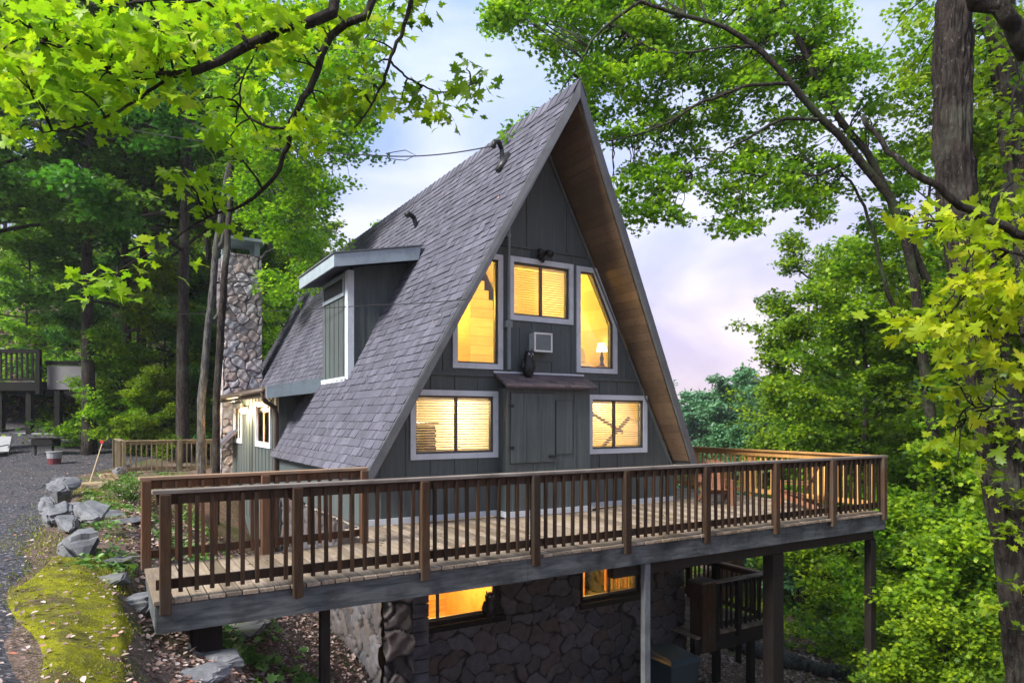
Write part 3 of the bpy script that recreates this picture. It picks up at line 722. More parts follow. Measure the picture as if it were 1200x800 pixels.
q = MB(); q.hexa([(-.415, 4.80, 2.04), (.66, 4.80, 2.10), (.66, 11.8, 2.10), (-.415, 11.8, 2.04), (-.415, 4.80, 2.06), (.66, 4.80, 2.12), (.66, 11.8, 2.12), (-.415, 11.8, 2.06)]); q.build('bay_soffit', M['cream_wood'], wing)
q = MB(); q.tube([(-.49, 4.9, 2.13), (-.49, 11.7, 2.11)], .055, 8); q.tube([(-.49, 4.95, 2.10), (-.40, 5.15, 1.92), (-.1, 5.62, 1.80), (-.06, 5.72, 1.6), (-.06, 5.72, -1.5)], .05, 8); q.build('gutter', M['brown_pipe'], wing, smooth=True)
# wall lantern
lan = thing('wall_lantern', 'glowing wall lantern between the two side windows, under the low eave', 'lamp', (-.06, 9.3, 1.80))
q = MB(); q.box(-.03, -.014, 9.24, 9.36, 1.72, 1.90); q.box(-.16, -.03, 9.285, 9.315, 1.88, 1.90); q.tube([(-.14, 9.3, 1.865), (-.14, 9.3, 1.93)], [.09, .03], 10); q.build('bracket', M['black_metal'], lan)
q = MB(); q.tube([(-.14, 9.3, 1.70), (-.14, 9.3, 1.72), (-.14, 9.3, 1.76), (-.14, 9.3, 1.80), (-.14, 9.3, 1.83)], [.02, .06, .085, .075, .03], 12); q.build('bulb', M['bulb'], lan, smooth=True)
# hood near the chimney foot
q = MB(); q.hexa([(-.42, 11.0, .78), (-.003, 11.0, 1.20), (-.003, 11.9, 1.20), (-.42, 11.9, .78), (-.42, 11.0, .83), (-.003, 11.0, 1.26), (-.003, 11.9, 1.26), (-.42, 11.9, .83)]); hood = q.build('hood_roof', M['shingle'], wing)
q = MB(); q.box(-.44, -.422, 10.98, 11.92, .72, .84); q.build('trim', M['rake_paint'], hood)
# ------------- chimney
st = Stone(); c0, c1, w0, w1 = -.30, .86, 12.0, 12.9
tp = (.14, .10)
st.face((c0, w0, -1.2), (1, 0, 0), (0, 0, 1), (0, -1, 0), c1-c0, 7.65, .28, .035, 3, .022, taper=tp)
st.face((c0, w1, -1.2), (0, -1, 0), (.019, 0, 1), (-1, 0, 0), w1-w0, 7.65, .28, .035, 4, .04)
st.face((c1-.05, w0, -1.2), (0, 1, 0), (0, 0, 1), (1, 0, 0), w1-w0, 7.65, .28, .035, 5, .04)
st.face((c1, w1, -1.2), (-1, 0, 0), (0, 0, 1), (0, 1, 0), c1-c0, 7.65, .28, .035, 6, .05)
chim = st.build('chimney', house)
q = MB(); q.box(c0+.10, c1-.06, w0+.03, w1-.03, 6.40, 6.46)
for a in (c0+.12, c1-.22):
    for b in (w0+.0, w1-.14): q.box(a, a+.14, b, b+.12, 6.461, 6.84)
q.hexa([(c0-.02, w0-.16, 6.841), (c1+.08, w0-.16, 6.841), (c1+.08, w1+.16, 6.841), (c0-.02, w1+.16, 6.841), (c0-.02, w0-.16, 6.93), (c1+.08, w0-.16, 6.93), (c1+.08, w1+.16, 6.93), (c0-.02, w1+.16, 6.93)]); q.build('chimney_cap', M['fascia_paint'], chim)
# ------------- foundation
fs = Stone(); ZB = -4.0
BW1 = (.80, 2.16, -1.53, -.55); BW2 = (3.90, 5.16, -1.58, -.60)
def front(s0, s1, z0, z1, sd): fs.face((s0, 0.02, z0), (1, 0, 0), (0, 0, 1), (0, -1, 0), s1-s0, z1-z0, .27, .045, sd, .03)
front(.4, 6.3, ZB, -1.66, 10); front(2.16+.07, 3.9-.07, -1.66, -.02, 11); front(5.16+.07, 6.3, -1.66, -.02, 12); front(.4, .8-.02, -1.66, -.02, 13); front(.78, 2.24, -.52, -.02, 14); front(3.83, 5.24, -.57, -.02, 15)
fs.face((.10, 9, ZB), (0, -1, 0), (0, 0, 1), (-1, 0, 0), 9.42, 3.9, .30, .05, 16, .045)
fs.face((6.3, 0, ZB), (0, 1, 0), (0, 0, 1), (1, 0, 0), 9, 3.9, .36, .07, 17, .06)
fs.face((.10, -.42, ZB), (1, 0, 0), (0, 0, 1), (0, -1, 0), .44, 3.9, .32, .07, 21, .025)
fs.build('foundation', house, 'shaded_stone')
q = MB(); q.plate([(.42, ZB), (6.26, ZB), (6.26, -.03), (.42, -.03)], [[(.80, -1.53), (2.16, -1.53), (2.16, -.55), (.80, -.55)], [(3.90, -1.58), (5.16, -1.58), (5.16, -.60), (3.90, -.60)]], .045, .14); q.build('foundation_core', M['block'], house)
q = MB(); q.box(.17, .52, -.36, .01, ZB, -.12)
for k in range(20): q.box(.545, .80, -.42, -.02, -.31-.2*k, -.125-.2*k)
q.build('block_pillar', M['block'], house, bevel=.008)
for (a, b, c, d), ml in ((BW1, 1.16), (BW2, 4.52)):
    fr = window([(a, c), (b, c), (b, d), (a, d)], house, w0=.03, trim=.05, mull=ml, tm='dark_post', blinds=False)
q = MB(); q.box(.7, 2.3, -.09, .0, -1.68, -1.585); q.build('window_sill', M['dark_post'], house); q = MB(); q.box(3.8, 5.26, -.09, .0, -1.73, -1.635); q.build('window_sill', M['dark_post'], house)
# ------------- interior (seen through the panes)
i_ = MB()
for k in range(18):
    hw = (Z0-(2.34+k*.2+.2)-.75)/K
    if hw > .1: i_.box(S0-hw, S0+hw, 3.4, 3.44, 2.34+k*.2, 2.34+k*.2+.194)       # upstairs partition boards
for sd in (-1, 1):      # sloped board ceiling
    for k in range(16):
        a = .25+k*.17
        def q2(s_, w_): return (S0+sd*s_, w_, Z0-K*s_-.50)
        i_.hexa([q2(a, .2), q2(a+.165, .2), q2(a+.165, 3.4), q2(a, 3.4)]+[(x, y, z+.02) for x, y, z in (q2(a, .2), q2(a+.165, .2), q2(a+.165, 3.4), q2(a, 3.4))])
i_.build('loft_panelling', M['cream_wood'], house)
i_ = MB(); i_.box(1.0, 5.04, .16, 3.5, 2.08, 2.28); i_.box(.13, 5.9, .15, 4, -.18, -.03); i_.build('floor_slab', M['fabric'], house)
i_ = MB(); i_.prism([(.2, -.02), (5.84, -.02), (5.84, .6), (5.05, 2.07), (.99, 2.07), (.2, .6)], 3.5, 3.56); i_.box(2.3, 2.36, .2, 3.49, -.02, 2.07); i_.box(3.9, 3.96, .2, 3.49, -.02, 2.07); i_.build('inner_wall', M['fabric'], house)
i_ = MB(); i_.box(.95, 1.5, .9, 1.4, .0, 1.45); i_.box(.9, 1.55, .85, 1.45, 1.46, 1.5)
for k in range(5): i_.box(.94, 1.51, .88, .896, .95+.1*k, 1.0+.1*k)
i_.build('cupboard', M['sash'], house)
i_ = MB(); i_.beam((4.35, .6, 1.76), (5.3, .6, 1.30), .03, .05); i_.beam((4.75, .65, .95), (5.62, .65, 1.68), .03, .06); i_.build('stair_brace', M['dark_post'], house)
i_ = MB()
for k in range(22): i_.box(.6, 5.9, 2.6, 2.63, -2.6+k*.13, -2.6+k*.13+.125)
for x in (2.5, 3.6): i_.box(x, x+.03, .16, 2.59, -2.6, -.25)
i_.build('basement_panelling', M['orange_wood'], house)
i_ = MB(); i_.box(.82, 5.9, .15, 2.6, -.28, -.24); i_.box(.82, 5.9, .15, 2.6, -2.65, -2.61); i_.build('basement_ceiling', M['cream_wood'], house)
q = MB()
for k in range(16): q.tube([(4.55+.04*k, .20+.02*(k % 2), -.62), (4.55+.04*k, .20+.02*(k % 2), -1.56)], .014, 5)
q.build('curtain', M['orange_wood'], house)
# loft bedroom seen in the right tall window
bed = thing('bed', 'made bed with cream pillows seen through the tall right loft window', 'bed', (4.1, 1.4, 2.28))
q = MB(); q.box(3.5, 4.62, .62, 2.4, 2.29, 2.60); q.build('mattress', M['fabric'], bed, bevel=.06)
for (a, b, c) in ((4.12, .95, 2.61), (4.40, .82, 2.61)):
    q = MB(); q.hexa([(a-.17, b-.05, c), (a+.17, b-.05, c), (a+.17, b+.06, c), (a-.17, b+.06, c), (a-.10, b+.05, c+.32), (a+.20, b+.05, c+.30), (a+.20, b+.14, c+.30), (a-.10, b+.14, c+.32)]); q.build('pillow', M['blind'], bed, bevel=.04)
ns = thing('side_table', 'small wooden table under the lamp in the tall right loft window', 'table', (4.55, .35, 2.28))
q = MB(); q.box(4.38, 4.74, .22, .50, 2.49, 2.515); q.build('table_top', M['orange_wood'], ns)
for a in (4.40, 4.70):
    for b in (.24, .46): q = MB(); q.box(a, a+.025, b, b+.025, 2.285, 2.489); q.build('leg', M['orange_wood'], ns)
tl = thing('table_lamp', 'lit table lamp with pale shade behind the tall right loft window', 'lamp', (4.60, .36, 2.516))
q = MB(); q.tube([(4.60, .36, 2.517), (4.60, .36, 2.54), (4.60, .36, 2.60), (4.60, .36, 2.67), (4.60, .36, 2.80)], [.055, .05, .025, .04, .012], 12); q.build('lamp_base', M['dark_post'], tl, smooth=True)
q = MB(); q.tube([(4.60, .36, 2.80), (4.60, .36, 2.95)], [.10, .065], 16); q.build('lamp_shade', M['lamp_glow'], tl, smooth=True)
pc_ = MB(); pc_.ring([(3.95, 3.05), (4.35, 3.05), (4.35, 3.6), (3.95, 3.6)], [(3.99, 3.09), (4.31, 3.09), (4.31, 3.56), (3.99, 3.56)], 2.30, 2.33); pc_.box(3.99, 4.31, 2.31, 2.32, 3.09, 3.56); pc_.single('picture_frame', M['orange_wood'], (4.15, 2.3, 3.3), 'framed picture on the sloping wall above the bed', 'picture')
fan = thing('ceiling_fan', 'ceiling fan with pale blades seen at the top of the tall left loft window', 'fan', (2.0, 1.3, 4.1))
q = MB(); q.tube([(2.0, 1.3, 3.95), (2.0, 1.3, 4.25)], .05, 10); q.build('motor', M['white_paint'], fan)
for k in range(4):
    a = k*1.571+.5; q = MB(); q.beam((2.0+.06*math.cos(a), 1.3+.06*math.sin(a), 4.0), (2.0+.42*math.cos(a), 1.3+.42*math.sin(a), 4.0), .12, .01); q.build('blade', M['orange_wood'], fan)
q = MB(); q.box(1.95, 2.52, 1.6, 1.64, 2.29, 3.80); (q.single('room_door', M['orange_wood'], (2.2, 1.6, 2.29), 'orange wooden door inside the tall left loft window', 'door'))
def light(typ, name, loc, energy, col, size=.2, frame='H', **k):
    ld = bpy.data.lights.new(name, typ); ld.energy = energy; ld.color = col
    if typ == 'POINT': ld.shadow_soft_size = size
    o = bpy.data.objects.new(name, ld); COL.objects.link(o); o.location = L(*loc) if frame == 'H' else loc
    return o
LE = .62
light('POINT', 'loft_light', (1.9, 1.2, 3.6), 62*LE, (1, .72, .15), .15); light('POINT', 'loft_light', (3.0, 1.3, 4.0), 85*LE, (1, .71, .14), .15); light('POINT', 'loft_light', (3.9, 1.6, 3.5), 48*LE, (1, .71, .15), .15)
light('POINT', 'kitchen_light', (1.5, 1.6, 1.8), 125*LE, (1, .80, .46), .15); light('POINT', 'hall_light', (4.8, 1.6, 1.8), 115*LE, (1, .74, .34), .15)
light('POINT', 'basement_light', (1.6, 1.3, -.6), 170*LE, (1, .62, .17), .15); light('POINT', 'basement_light', (4.6, 1.3, -.6), 170*LE, (1, .64, .18), .15)
for a, b in ((6.62, 7.39), (7.41, 8.20), (10.42, 10.94), (10.96, 11.5)):
    cu = MB(); n_ = 14
    for k in range(n_):
        y0_ = a+(b-a)*k/n_; y1_ = a+(b-a)*(k+1)/n_; x0_ = .024+.018*(k % 2); x1_ = .024+.018*((k+1) % 2)
        cu.add([(x0_, y0_, .985), (x1_, y1_, .985), (x1_, y1_, 1.875), (x0_, y0_, 1.875)], [(0, 1, 2, 3)])
    cu.build('curtain', M['curtain_cloth'], wing)
i_ = MB(); i_.box(.5, .55, 6, 12, -.3, 2.1); i_.build('bay_inner_wall', M['cream_wood'], house)
light('POINT', 'bay_light', (.36, 7.4, 1.5), 110*LE, (1, .62, .25), .08); light('POINT', 'bay_light', (.36, 10.9, 1.5), 90*LE, (1, .62, .25), .08)
light('POINT', 'lantern_light', (-.40, 9.3, 1.80), 70, (1, .78, .45), .06)
print('house ok')
# ------------------------------------------------------------------ DECK
random.seed(9)
deck = thing('wooden_deck', 'long raised wooden deck wrapping the front of the A-frame, ending at the driveway', 'deck', (3, -1.5, -.3))
def back_w(s):
    if s < -.42: return -1.35+(s+2.95)*(.21/2.54)
    if s < -.02: return -.02
    if s < 6.06: return -.035
    return 6.5
q = MB(); s = -2.74; k = 0
while s < 7.99:
    e = min(s+.137, 8.0); wb = min(back_w(s), back_w(e)); j = random.uniform(-.012, .012)
    if 2.2 < e and s < 4.0: wb = min(wb, -.335)
    w = -2.985+j
    while w < wb:
        e2 = min(w+random.choice((3.7, 4.9, 6)), wb); q.box(s, e-.008, w, e2-.004, -.036+random.uniform(0, .003), random.uniform(-.003, .003)); w = e2
    s += .142
q.box(-2.90, -2.75, -2.99, -1.33, -.035, .002)
q.build('decking', M['decking'], deck, bevel=.003)
q = MB()
for a, b in ((-2.88, .9), (.905, 4.6), (4.605, 8.0)): q.box(a, b, -2.955, -2.91, -.29+random.uniform(-.006, .006), -.042)
q.box(-2.885, -2.84, -2.909, -1.36, -.285, -.042)
q.box(7.96, 8.0, -2.909, 6.4, -.30, -.042)
q.build('fascia_beam', M['fascia_wood'], deck)
q = MB(); 
for k in range(26): s = -2.4+k*.405; q.box(s, s+.04, -2.905, min(back_w(s), 6)-.02, -.22, -.042)
q.build('joists', M['dark_post'], deck)
q = MB(); q.box(2.3, 7.95, -2.78, -2.66, -.47, -.225); q.box(7.82, 7.955, -2.655, 6.3, -.47, -.30); q.build('girder', M['dark_post'], deck)
def gz(s, w): p = L(s, w); return hz(p.x, p.y)
for s, w, hw, mt, tz in ((-2.45, -2.65, .13, 'dark_post', -.225), (-1.33, -2.6, .05, 'dark_post', -.225), (2.78, -2.845, .05, 'grey_post', -.31), (5.45, -2.72, .12, 'dark_post', -.47), (7.85, -2.78, .075, 'dark_post', -.47), (7.85, .6, .075, 'dark_post', -.47), (7.85, 4.2, .075, 'dark_post', -.47)):
    q = MB(); q.box(s-hw, s+hw, w-hw*.8, w+hw*.8, gz(s, w)-.3, tz); q.build('support_post', M[mt], deck, bevel=.006)
def railing(name, label, p0, p1, z, posts, side=1, mats=('rail_wood', 'rail_cap'), H=.95, group=None, nb=None, z1=None, postlow=-.12, cap=.14, capped=True, bal=.017, bot=.09):
    # p0,p1 in (s,w); posts = fractions; side: which side balusters sit on (+1 = left of direction)
    p0 = Vector(p0); p1 = Vector(p1); d = (p1-p0); Ln = d.length; d.normalize(); nv = Vector((-d.y, d.x))*side
    t = thing(name, label, 'railing', (p0.x, p0.y, z), group)
    dz = 0 if z1 is None else z1-z
    def P(u, off, h): c = p0+d*u+nv*off; return (c.x, c.y, z+h+dz*u/Ln)
    q = MB(); q.beam(P(-.03, 0, H-.018), P(Ln+.03, 0, H-.018), cap, .034); q.build('top_rail', M[mats[1]], t, bevel=.004)
    q = MB(); q.beam(P(0, .0, H-.085), P(Ln, .0, H-.085), .036, .09); q.build('upper_board', M[mats[0]], t, bevel=.003)
    q = MB(); q.beam(P(0, .0, bot+.035), P(Ln, .0, bot+.035), .036, .085); q.build('bottom_rail', M[mats[0]], t, bevel=.003)
    for f in posts:
        q = MB(); off = .066 if side else 0
        a = P(f*Ln, .066, postlow); b = P(f*Ln, .066, H-.037); q.beam(a, b, .09, .09, (d.x, d.y, 0)); q.build('post', M[mats[0]], t, bevel=.005)
    n = nb or int(Ln/.128); me = None
    ang = math.atan2(d.y, d.x)
    for k in range(n):
        u = (k+.5)/n*Ln
        if any(abs(u-f*Ln) < .065 for f in posts): continue
        if me is None:
            m_ = MB(); m_.box(-bal, bal, -bal, bal, bot-.035, H-.055); me = m_.mesh('baluster'); me.materials.append(M[mats[0]])
        o = bpy.data.objects.new('baluster', me); COL.objects.link(o); o.parent = t
        c = P(u, .037, 0); g0 = ORG[t.name]; o.location = (c[0]-g0[0], c[1]-g0[1], c[2]-g0[2]); o.rotation_euler = (random.uniform(-.012, .012), random.uniform(-.012, .012), ang)
    return t
FP = [(-2.81+2.88)/10.88, (-1.69+2.88)/10.88, (-.39+2.88)/10.88, (.99+2.88)/10.88, (2.35+2.88)/10.88, (3.75+2.88)/10.88, (5.18+2.88)/10.88, (6.52+2.88)/10.88, (7.9+2.88)/10.88]
railing('deck_railing', 'longest dark wooden railing along the whole front edge of the deck', (-2.88, -2.91), (8.0, -2.91), 0, FP, side=-1)
railing('deck_railing', 'reddish railing on the house side of the walkway, ending at the roof corner', (-2.92, -1.37), (-.42, -1.16), 0, [.012, .5, .985], side=-1, mats=('warm_rail', 'warm_cap'), cap=.13, postlow=-.02)
railing('deck_railing', 'golden tan railing along the right side of the deck, behind the front one', (7.95, -2.8), (7.95, 6.3), 0, [.12, .29, .46, .63, .8, .98], side=-1, mats=('golden_rail', 'golden_rail'), cap=.13)
# ------------- lower deck with stairs
ld_ = thing('lower_deck', 'small lower wooden landing under the right end of the long deck', 'deck', (6.9, .8, -2.6)); ZL = -2.4
q = MB(); s = 5.95
while s < 7.85: q.box(s, s+.134, -.68, 3.4, ZL-.035, ZL+random.uniform(-.002, .002)); s += .14
q.build('decking', M['decking'], ld_)
q = MB(); q.box(5.93, 7.93, -.66, -.62, ZL-.32, ZL-.04); q.box(7.89, 7.93, -.619, 3.4, ZL-.32, ZL-.04); q.build('fascia_beam', M['dark_post'], ld_)
for s, w in ((7.6, -.5), (7.6, 3.1), (6.1, 3.1)):
    q = MB(); q.box(s-.06, s+.06, w-.06, w+.06, gz(s, w)-.3, ZL-.33); q.build('support_post', M['dark_post'], ld_)
railing('lower_railing', 'short dark railing across the front of the lower landing', (6.42, -.62), (7.87, -.62), ZL, [.02, .42, .97], side=-1, mats=('dark_post', 'rail_cap'))
railing('lower_railing', 'reddish railing along the outer side of the lower landing', (7.87, -.5), (7.87, 3.4), ZL, [.5, .97], side=-1, mats=('warm_rail', 'warm_cap'))
q = MB(); q.box(5.82, 6.38, -.70, -.20, ZL-.33, ZL+.96); q.box(5.79, 6.41, -.73, -.17, ZL+.961, ZL+1.0)
bx = thing('wooden_bin', 'narrow dark boxed wooden locker at the left end of the lower landing', 'locker', (6.2, -.55, ZL))
q = MB()
for k in range(3): q.box(6.07+.115*k, 6.18+.115*k, -.72, -.70, ZL-.3, ZL+.96)
for k in range(3): q.box(6.05, 6.069, -.71+.10*k, -.615+.10*k, ZL-.3, ZL+.96)
q.box(6.072, 6.40, -.699, -.42, ZL+.004, ZL+.95); q.build('box', M['rail_wood'], bx)
q = MB(); q.box(6.03, 6.43, -.75, -.39, ZL+.961, ZL+1.0); q.build('lid', M['rail_cap'], bx)
stt = thing('stairs', 'boarded wooden stair with a pale sloping handrail just beyond the lower landing', 'stairs', (8.9, 1.9, ZL))
q = MB()
for k in range(6): q.box(8.1+k*.27, 8.1+k*.27+.30, 1.58, 2.5, ZL-.3+k*.10, ZL-.26+k*.10)
q.build('tread', M['decking'], stt)
q = MB(); q.beam((8.0, 1.5, -2.17), (9.85, 1.5, -1.50), .10, .12); q.build('handrail', M['warm_cap'], stt)
q = MB()
for k in range(13): s = 8.05+k*.135; q.box(s, s+.125, 1.52, 1.545, ZL-.5+k*.03, -2.22+(s-8.0)*.36)
q.build('side_boards', M['warm_rail'], stt)
for s in (8.2, 9.7):
    for w in (1.6, 2.4): q = MB(); q.box(s-.05, s+.05, w-.05, w+.05, gz(s, w)-.3, ZL-.31); q.build('support_post', M['dark_post'], stt)
# ------------- wheeled bin
b = thing('rubbish_bin', 'dark blue-grey wheeled bin standing against the stone wall under the deck', 'bin', (4.85, -1.15, gz(4.85, -1.15)))
zb = gz(4.85, -1.15); zt = -2.40
q = MB(); q.hexa([(4.60, -1.42, zb+.06), (5.08, -1.42, zb+.06), (5.08, -.9, zb+.06), (4.60, -.9, zb+.06), (4.52, -1.52, zt), (5.16, -1.52, zt), (5.16, -.82, zt), (4.52, -.82, zt)]); q.build('body', M['bin_plastic'], b, bevel=.03)
q = MB(); q.hexa([(4.48, -1.57, zt+.004), (5.20, -1.57, zt+.004), (5.20, -.78, zt+.004), (4.48, -.78, zt+.004), (4.56, -1.50, zt+.07), (5.12, -1.50, zt+.07), (5.12, -.82, zt+.12), (4.56, -.82, zt+.12)]); q.build('lid', M['bin_plastic'], b, bevel=.02)
q = MB(); q.tube([(4.6, -.72, zt+.04), (5.1, -.72, zt+.04)], .018, 8); q.build('handle', M['bin_plastic'], b)
for s in (4.56, 5.12): q = MB(); q.tube([(s-.03, -.86, zb+.12), (s+.03, -.86, zb+.12)], .12, 14); q.build('wheel', M['black_metal'], b)
# ------------- adirondack chairs on the deck
def adirondack(loc, rot, label):
    t = thing('adirondack_chair', label, 'chair', loc, 'wooden deck chairs'); t.rotation_euler.z = TH+rot; t.scale = (.78, .78, .76); g0 = loc
    def B(name, fn, bv=.004):
        q = MB(); fn(q); q.v = [(x+g0[0], y+g0[1], z+g0[2]) for x, y, z in q.v]; return q.build(name, M['chair_wood'], t, bevel=bv)
    B('seat', lambda q: [q.hexa([(-.27, -.30+.09*k, .37-.018*k), (.27, -.30+.09*k, .37-.018*k), (.27, -.22+.09*k, .354-.018*k), (-.27, -.22+.09*k, .354-.018*k), (-.27, -.30+.09*k, .39-.018*k), (.27, -.30+.09*k, .39-.018*k), (.27, -.22+.09*k, .374-.018*k), (-.27, -.22+.09*k, .374-.018*k)]) for k in range(6)])
    B('backrest', lambda q: [q.beam((-.24+.096*k, .22, .22), (-.28+.112*k, .55, .98+.06*math.sin(math.pi*(k+.5)/6)), .086, .02, (0, 1, .4)) for k in range(6)]+[q.beam((-.28, .42, .60), (.28, .42, .60), .06, .025)])
    for sx in (-1, 1):
        B('armrest', lambda q: q.box(sx*.36-.07, sx*.36+.07, -.38, .42, .56, .582))
        B('leg', lambda q: q.box(sx*.30-.02, sx*.30+.02, -.36, -.27, 0, .559))
        B('leg', lambda q: q.beam((sx*.29, -.30, .33), (sx*.29, .55, .03), .035, .11))
    return t
adirondack((7.2, -1.75, .002), R(-150), 'wooden deck chair by the right end of the front railing')
adirondack((6.35, -.75, .002), R(-35), 'reddish wooden deck chair beside the right roof foot')
# ------------- small side deck, background
sd_ = thing('side_deck', 'small weathered side deck behind the garden, left of the chimney', 'deck', (-9.4, 20, -.3), frame='W')
A, Bp = Vector((-10.95, 19.2)), Vector((-8.55, 20.8))
ds = (Bp-A).normalized(); ns_ = Vector((-ds.y, ds.x))
q = MB(); C4 = [A, Bp, Bp+ns_*2.4, A+ns_*2.4]
q.hexa([(p.x, p.y, -.12) for p in C4]+[(p.x, p.y, .0) for p in C4]); q.build('decking', M['pale_rail'], sd_)
q = MB(); q.beam((A.x, A.y-.01, -.30), (Bp.x, Bp.y-.01, -.30), .04, .42); q.build('skirt', M['dark_post'], sd_)
sa, wa = inv(A.x, A.y); sb, wb_ = inv(Bp.x, Bp.y)
railing('side_deck_railing', 'short weathered tan railing in front of the dark trees, left of the chimney', (sa, wa), (sb, wb_), 0, [.01, .5, .99], side=-1, mats=('pale_rail', 'pale_rail'))
a2 = A+ns_*2.4; sa2, wa2 = inv(a2.x, a2.y)
railing('side_deck_railing', 'left end railing of the small side deck by the garden', (sa, wa), (sa2, wa2), 0, [.98], side=1, mats=('pale_rail', 'pale_rail'))
# ------------------------------------------------------------------ neighbour's deck, far left
nd = thing('neighbour_deck', 'dark raised deck on posts with a clear plastic panel at the far left edge', 'deck', (-19, 27, 0), frame='W')
q = MB(); q.box(-24, -18.0, 26, 30, 2.62, 2.95); q.box(-18.0, -15.9, 26.3, 30, 2.42, 2.62); q.build('deck_floor', M['grill'], nd)
q = MB(); q.box(-24, -18.0, 25.95, 26.05, 4.05, 4.2); q.box(-24, -18.0, 25.97, 26.03, 3.0, 3.08); q.box(-18.1, -17.95, 25.93, 26.07, 2.5, 4.2); q.box(-17.95, -15.9, 26.25, 26.35, 3.62, 3.78); q.box(-15.98, -15.9, 26.25, 26.35, 2.5, 3.7); q.build('railing', M['grill'], nd)
for k in range(30): q = MB(); x = -23.9+k*.2; q.box(x, x+.07, 25.98, 26.02, 3.08, 4.05); q.build('baluster', M['grill'], nd)
q = MB(); q.box(-17.9, -16.0, 26.29, 26.31, 2.68, 3.6); q.build('plastic_panel', M['tarp'], nd)
for x in (-23.5, -21.5, -19.6, -18.5, -17.4, -15.95): q = MB(); q.box(x-.1, x+.1, 26.1, 26.3, -.3, 2.62); q.build('support_post', M['grill'], nd)
q = MB(); q.box(-24, -17.2, 26.12, 26.18, .95, 1.02)
for k in range(26): q.box(-23.9+k*.25, -23.84+k*.25, 26.13, 26.17, .1, .95)
q.build('lower_railing', M['plastic'], nd)
q = MB(); q.box(-23, -16.6, 29.5, 29.6, 2.1, 2.45); q.build('awning', M['pink'], nd)
# garden seat, grill, bucket, marker stake
gs = thing('garden_chair', 'pale plastic garden chair cut by the left edge of the picture', 'chair', (-17.2, 23.2, 0), frame='W')
q = MB(); q.box(-17.85, -17.3, 23.0, 23.5, .40, .44); q.build('seat', M['plastic'], gs, bevel=.01)
q = MB(); q.hexa([(-17.85, 23.46, .44), (-17.3, 23.46, .44), (-17.3, 23.5, .44), (-17.85, 23.5, .44), (-17.85, 23.6, .95), (-17.3, 23.6, .95), (-17.3, 23.64, .95), (-17.85, 23.64, .95)]); q.build('backrest', M['plastic'], gs)
for x in (-17.83, -17.34):
    q = MB(); q.tube([(x, 23.0, .0), (x, 23.02, .42), (x, 23.06, .62), (x, 23.5, .66)], .022, 6); q.build('armrest', M['plastic'], gs)
    q = MB(); q.tube([(x, 23.5, 0), (x, 23.5, .6)], .022, 6); q.build('leg', M['plastic'], gs)
gr = thing('charcoal_grill', 'black charcoal grill on a stand under the neighbour deck', 'grill', (-16.1, 23.6, 0), frame='W')
q = MB(); q.box(-16.5, -15.75, 23.4, 23.85, .62, .86); q.build('firebox', M['grill'], gr, bevel=.03)
q = MB(); q.box(-16.55, -15.4, 23.38, 23.86, .87, .9); q.build('shelf', M['grill'], gr)
for x in (-16.45, -15.85): q = MB(); q.box(x, x+.05, 23.5, 23.56, 0, .63); q.build('leg', M['grill'], gr)
bk = thing('bucket', 'pale bucket with dark red base standing at the back of the driveway', 'bucket', (-14.75, 22.0, .0), frame='W'); zz = hz(-14.75, 22)
q = MB(); q.tube([(-14.75, 22, zz), (-14.75, 22, zz+.20)], [.18, .20], 16); q.build('base', M['pink'], bk)
q = MB(); q.tube([(-14.75, 22, zz+.201), (-14.75, 22, zz+.40), (-14.75, 22, zz+.405), (-14.75, 22, zz+.42)], [.20, .22, .245, .24], 16); q.build('rim', M['plastic'], bk)
sk = thing('marker_stake', 'thin leaning stake with a red reflector at the top of the rock border', 'stake', (-9.9, 16.0, 0), frame='W'); zz = hz(-9.9, 16)
q = MB(); q.tube([(-9.95, 16, zz-.1), (-9.60, 16.0, zz+1.0)], .013, 6); q.build('pole', M['cream_wood'], sk)
q = MB(); q.tube([(-9.60, 15.97, zz+1.02), (-9.60, 16.0, zz+1.02)], .042, 12); q.build('reflector', M['red'], sk)
pb = thing('utility_box', 'small blue plastic box on the pier below the left end of the deck', 'box', (-2.5, -2.8, -.5))
q = MB(); q.box(-2.48, -2.34, -2.80, -2.756, -.70, -.60); q.build('box', M['blue'], pb, bevel=.006)
q = MB(); q.box(-2.47, -2.35, -2.806, -2.801, -.69, -.61); q.build('cover', M['plastic'], pb)
# owls
def owl(loc, label, sc_=1., mat='black_metal', frame='H'):
    t = thing('owl_figure', label, 'figurine', loc, frame=frame); x, y, z = loc; q = MB()
    q.tube([(x, y, z), (x, y, z+.03*sc_), (x, y, z+.14*sc_), (x, y, z+.24*sc_), (x, y, z+.29*sc_), (x, y-.01, z+.35*sc_), (x, y-.01, z+.40*sc_), (x, y, z+.425*sc_)], [r*sc_ for r in (.05, .08, .105, .09, .07, .085, .07, .02)], 14); q.build('body', M[mat], t, smooth=True)
    for sx in (-1, 1):
        q = MB(); q.tube([(x+sx*.05*sc_, y-.01, z+.40*sc_), (x+sx*.065*sc_, y-.01, z+.46*sc_)], [.022*sc_, .003], 6); q.build('ear_tuft', M[mat], t)
        q = MB(); q.tube([(x+sx*.034*sc_, y-.075*sc_, z+.365*sc_), (x+sx*.034*sc_, y-.092*sc_, z+.365*sc_)], [.024*sc_, .016*sc_], 10); q.build('eye', M['plastic'], t)
        q = MB(); q.tube([(x+sx*.09*sc_, y, z+.28*sc_), (x+sx*.105*sc_, y+.01, z+.16*sc_), (x+sx*.07*sc_, y+.03, z+.05*sc_)], [.02*sc_, .04*sc_, .01*sc_], 8); q.build('wing', M[mat], t, smooth=True)
    q = MB(); q.tube([(x, y-.08*sc_, z+.34*sc_), (x, y-.11*sc_, z+.315*sc_)], [.014*sc_, .002], 6); q.build('beak', M['plastic'], t)
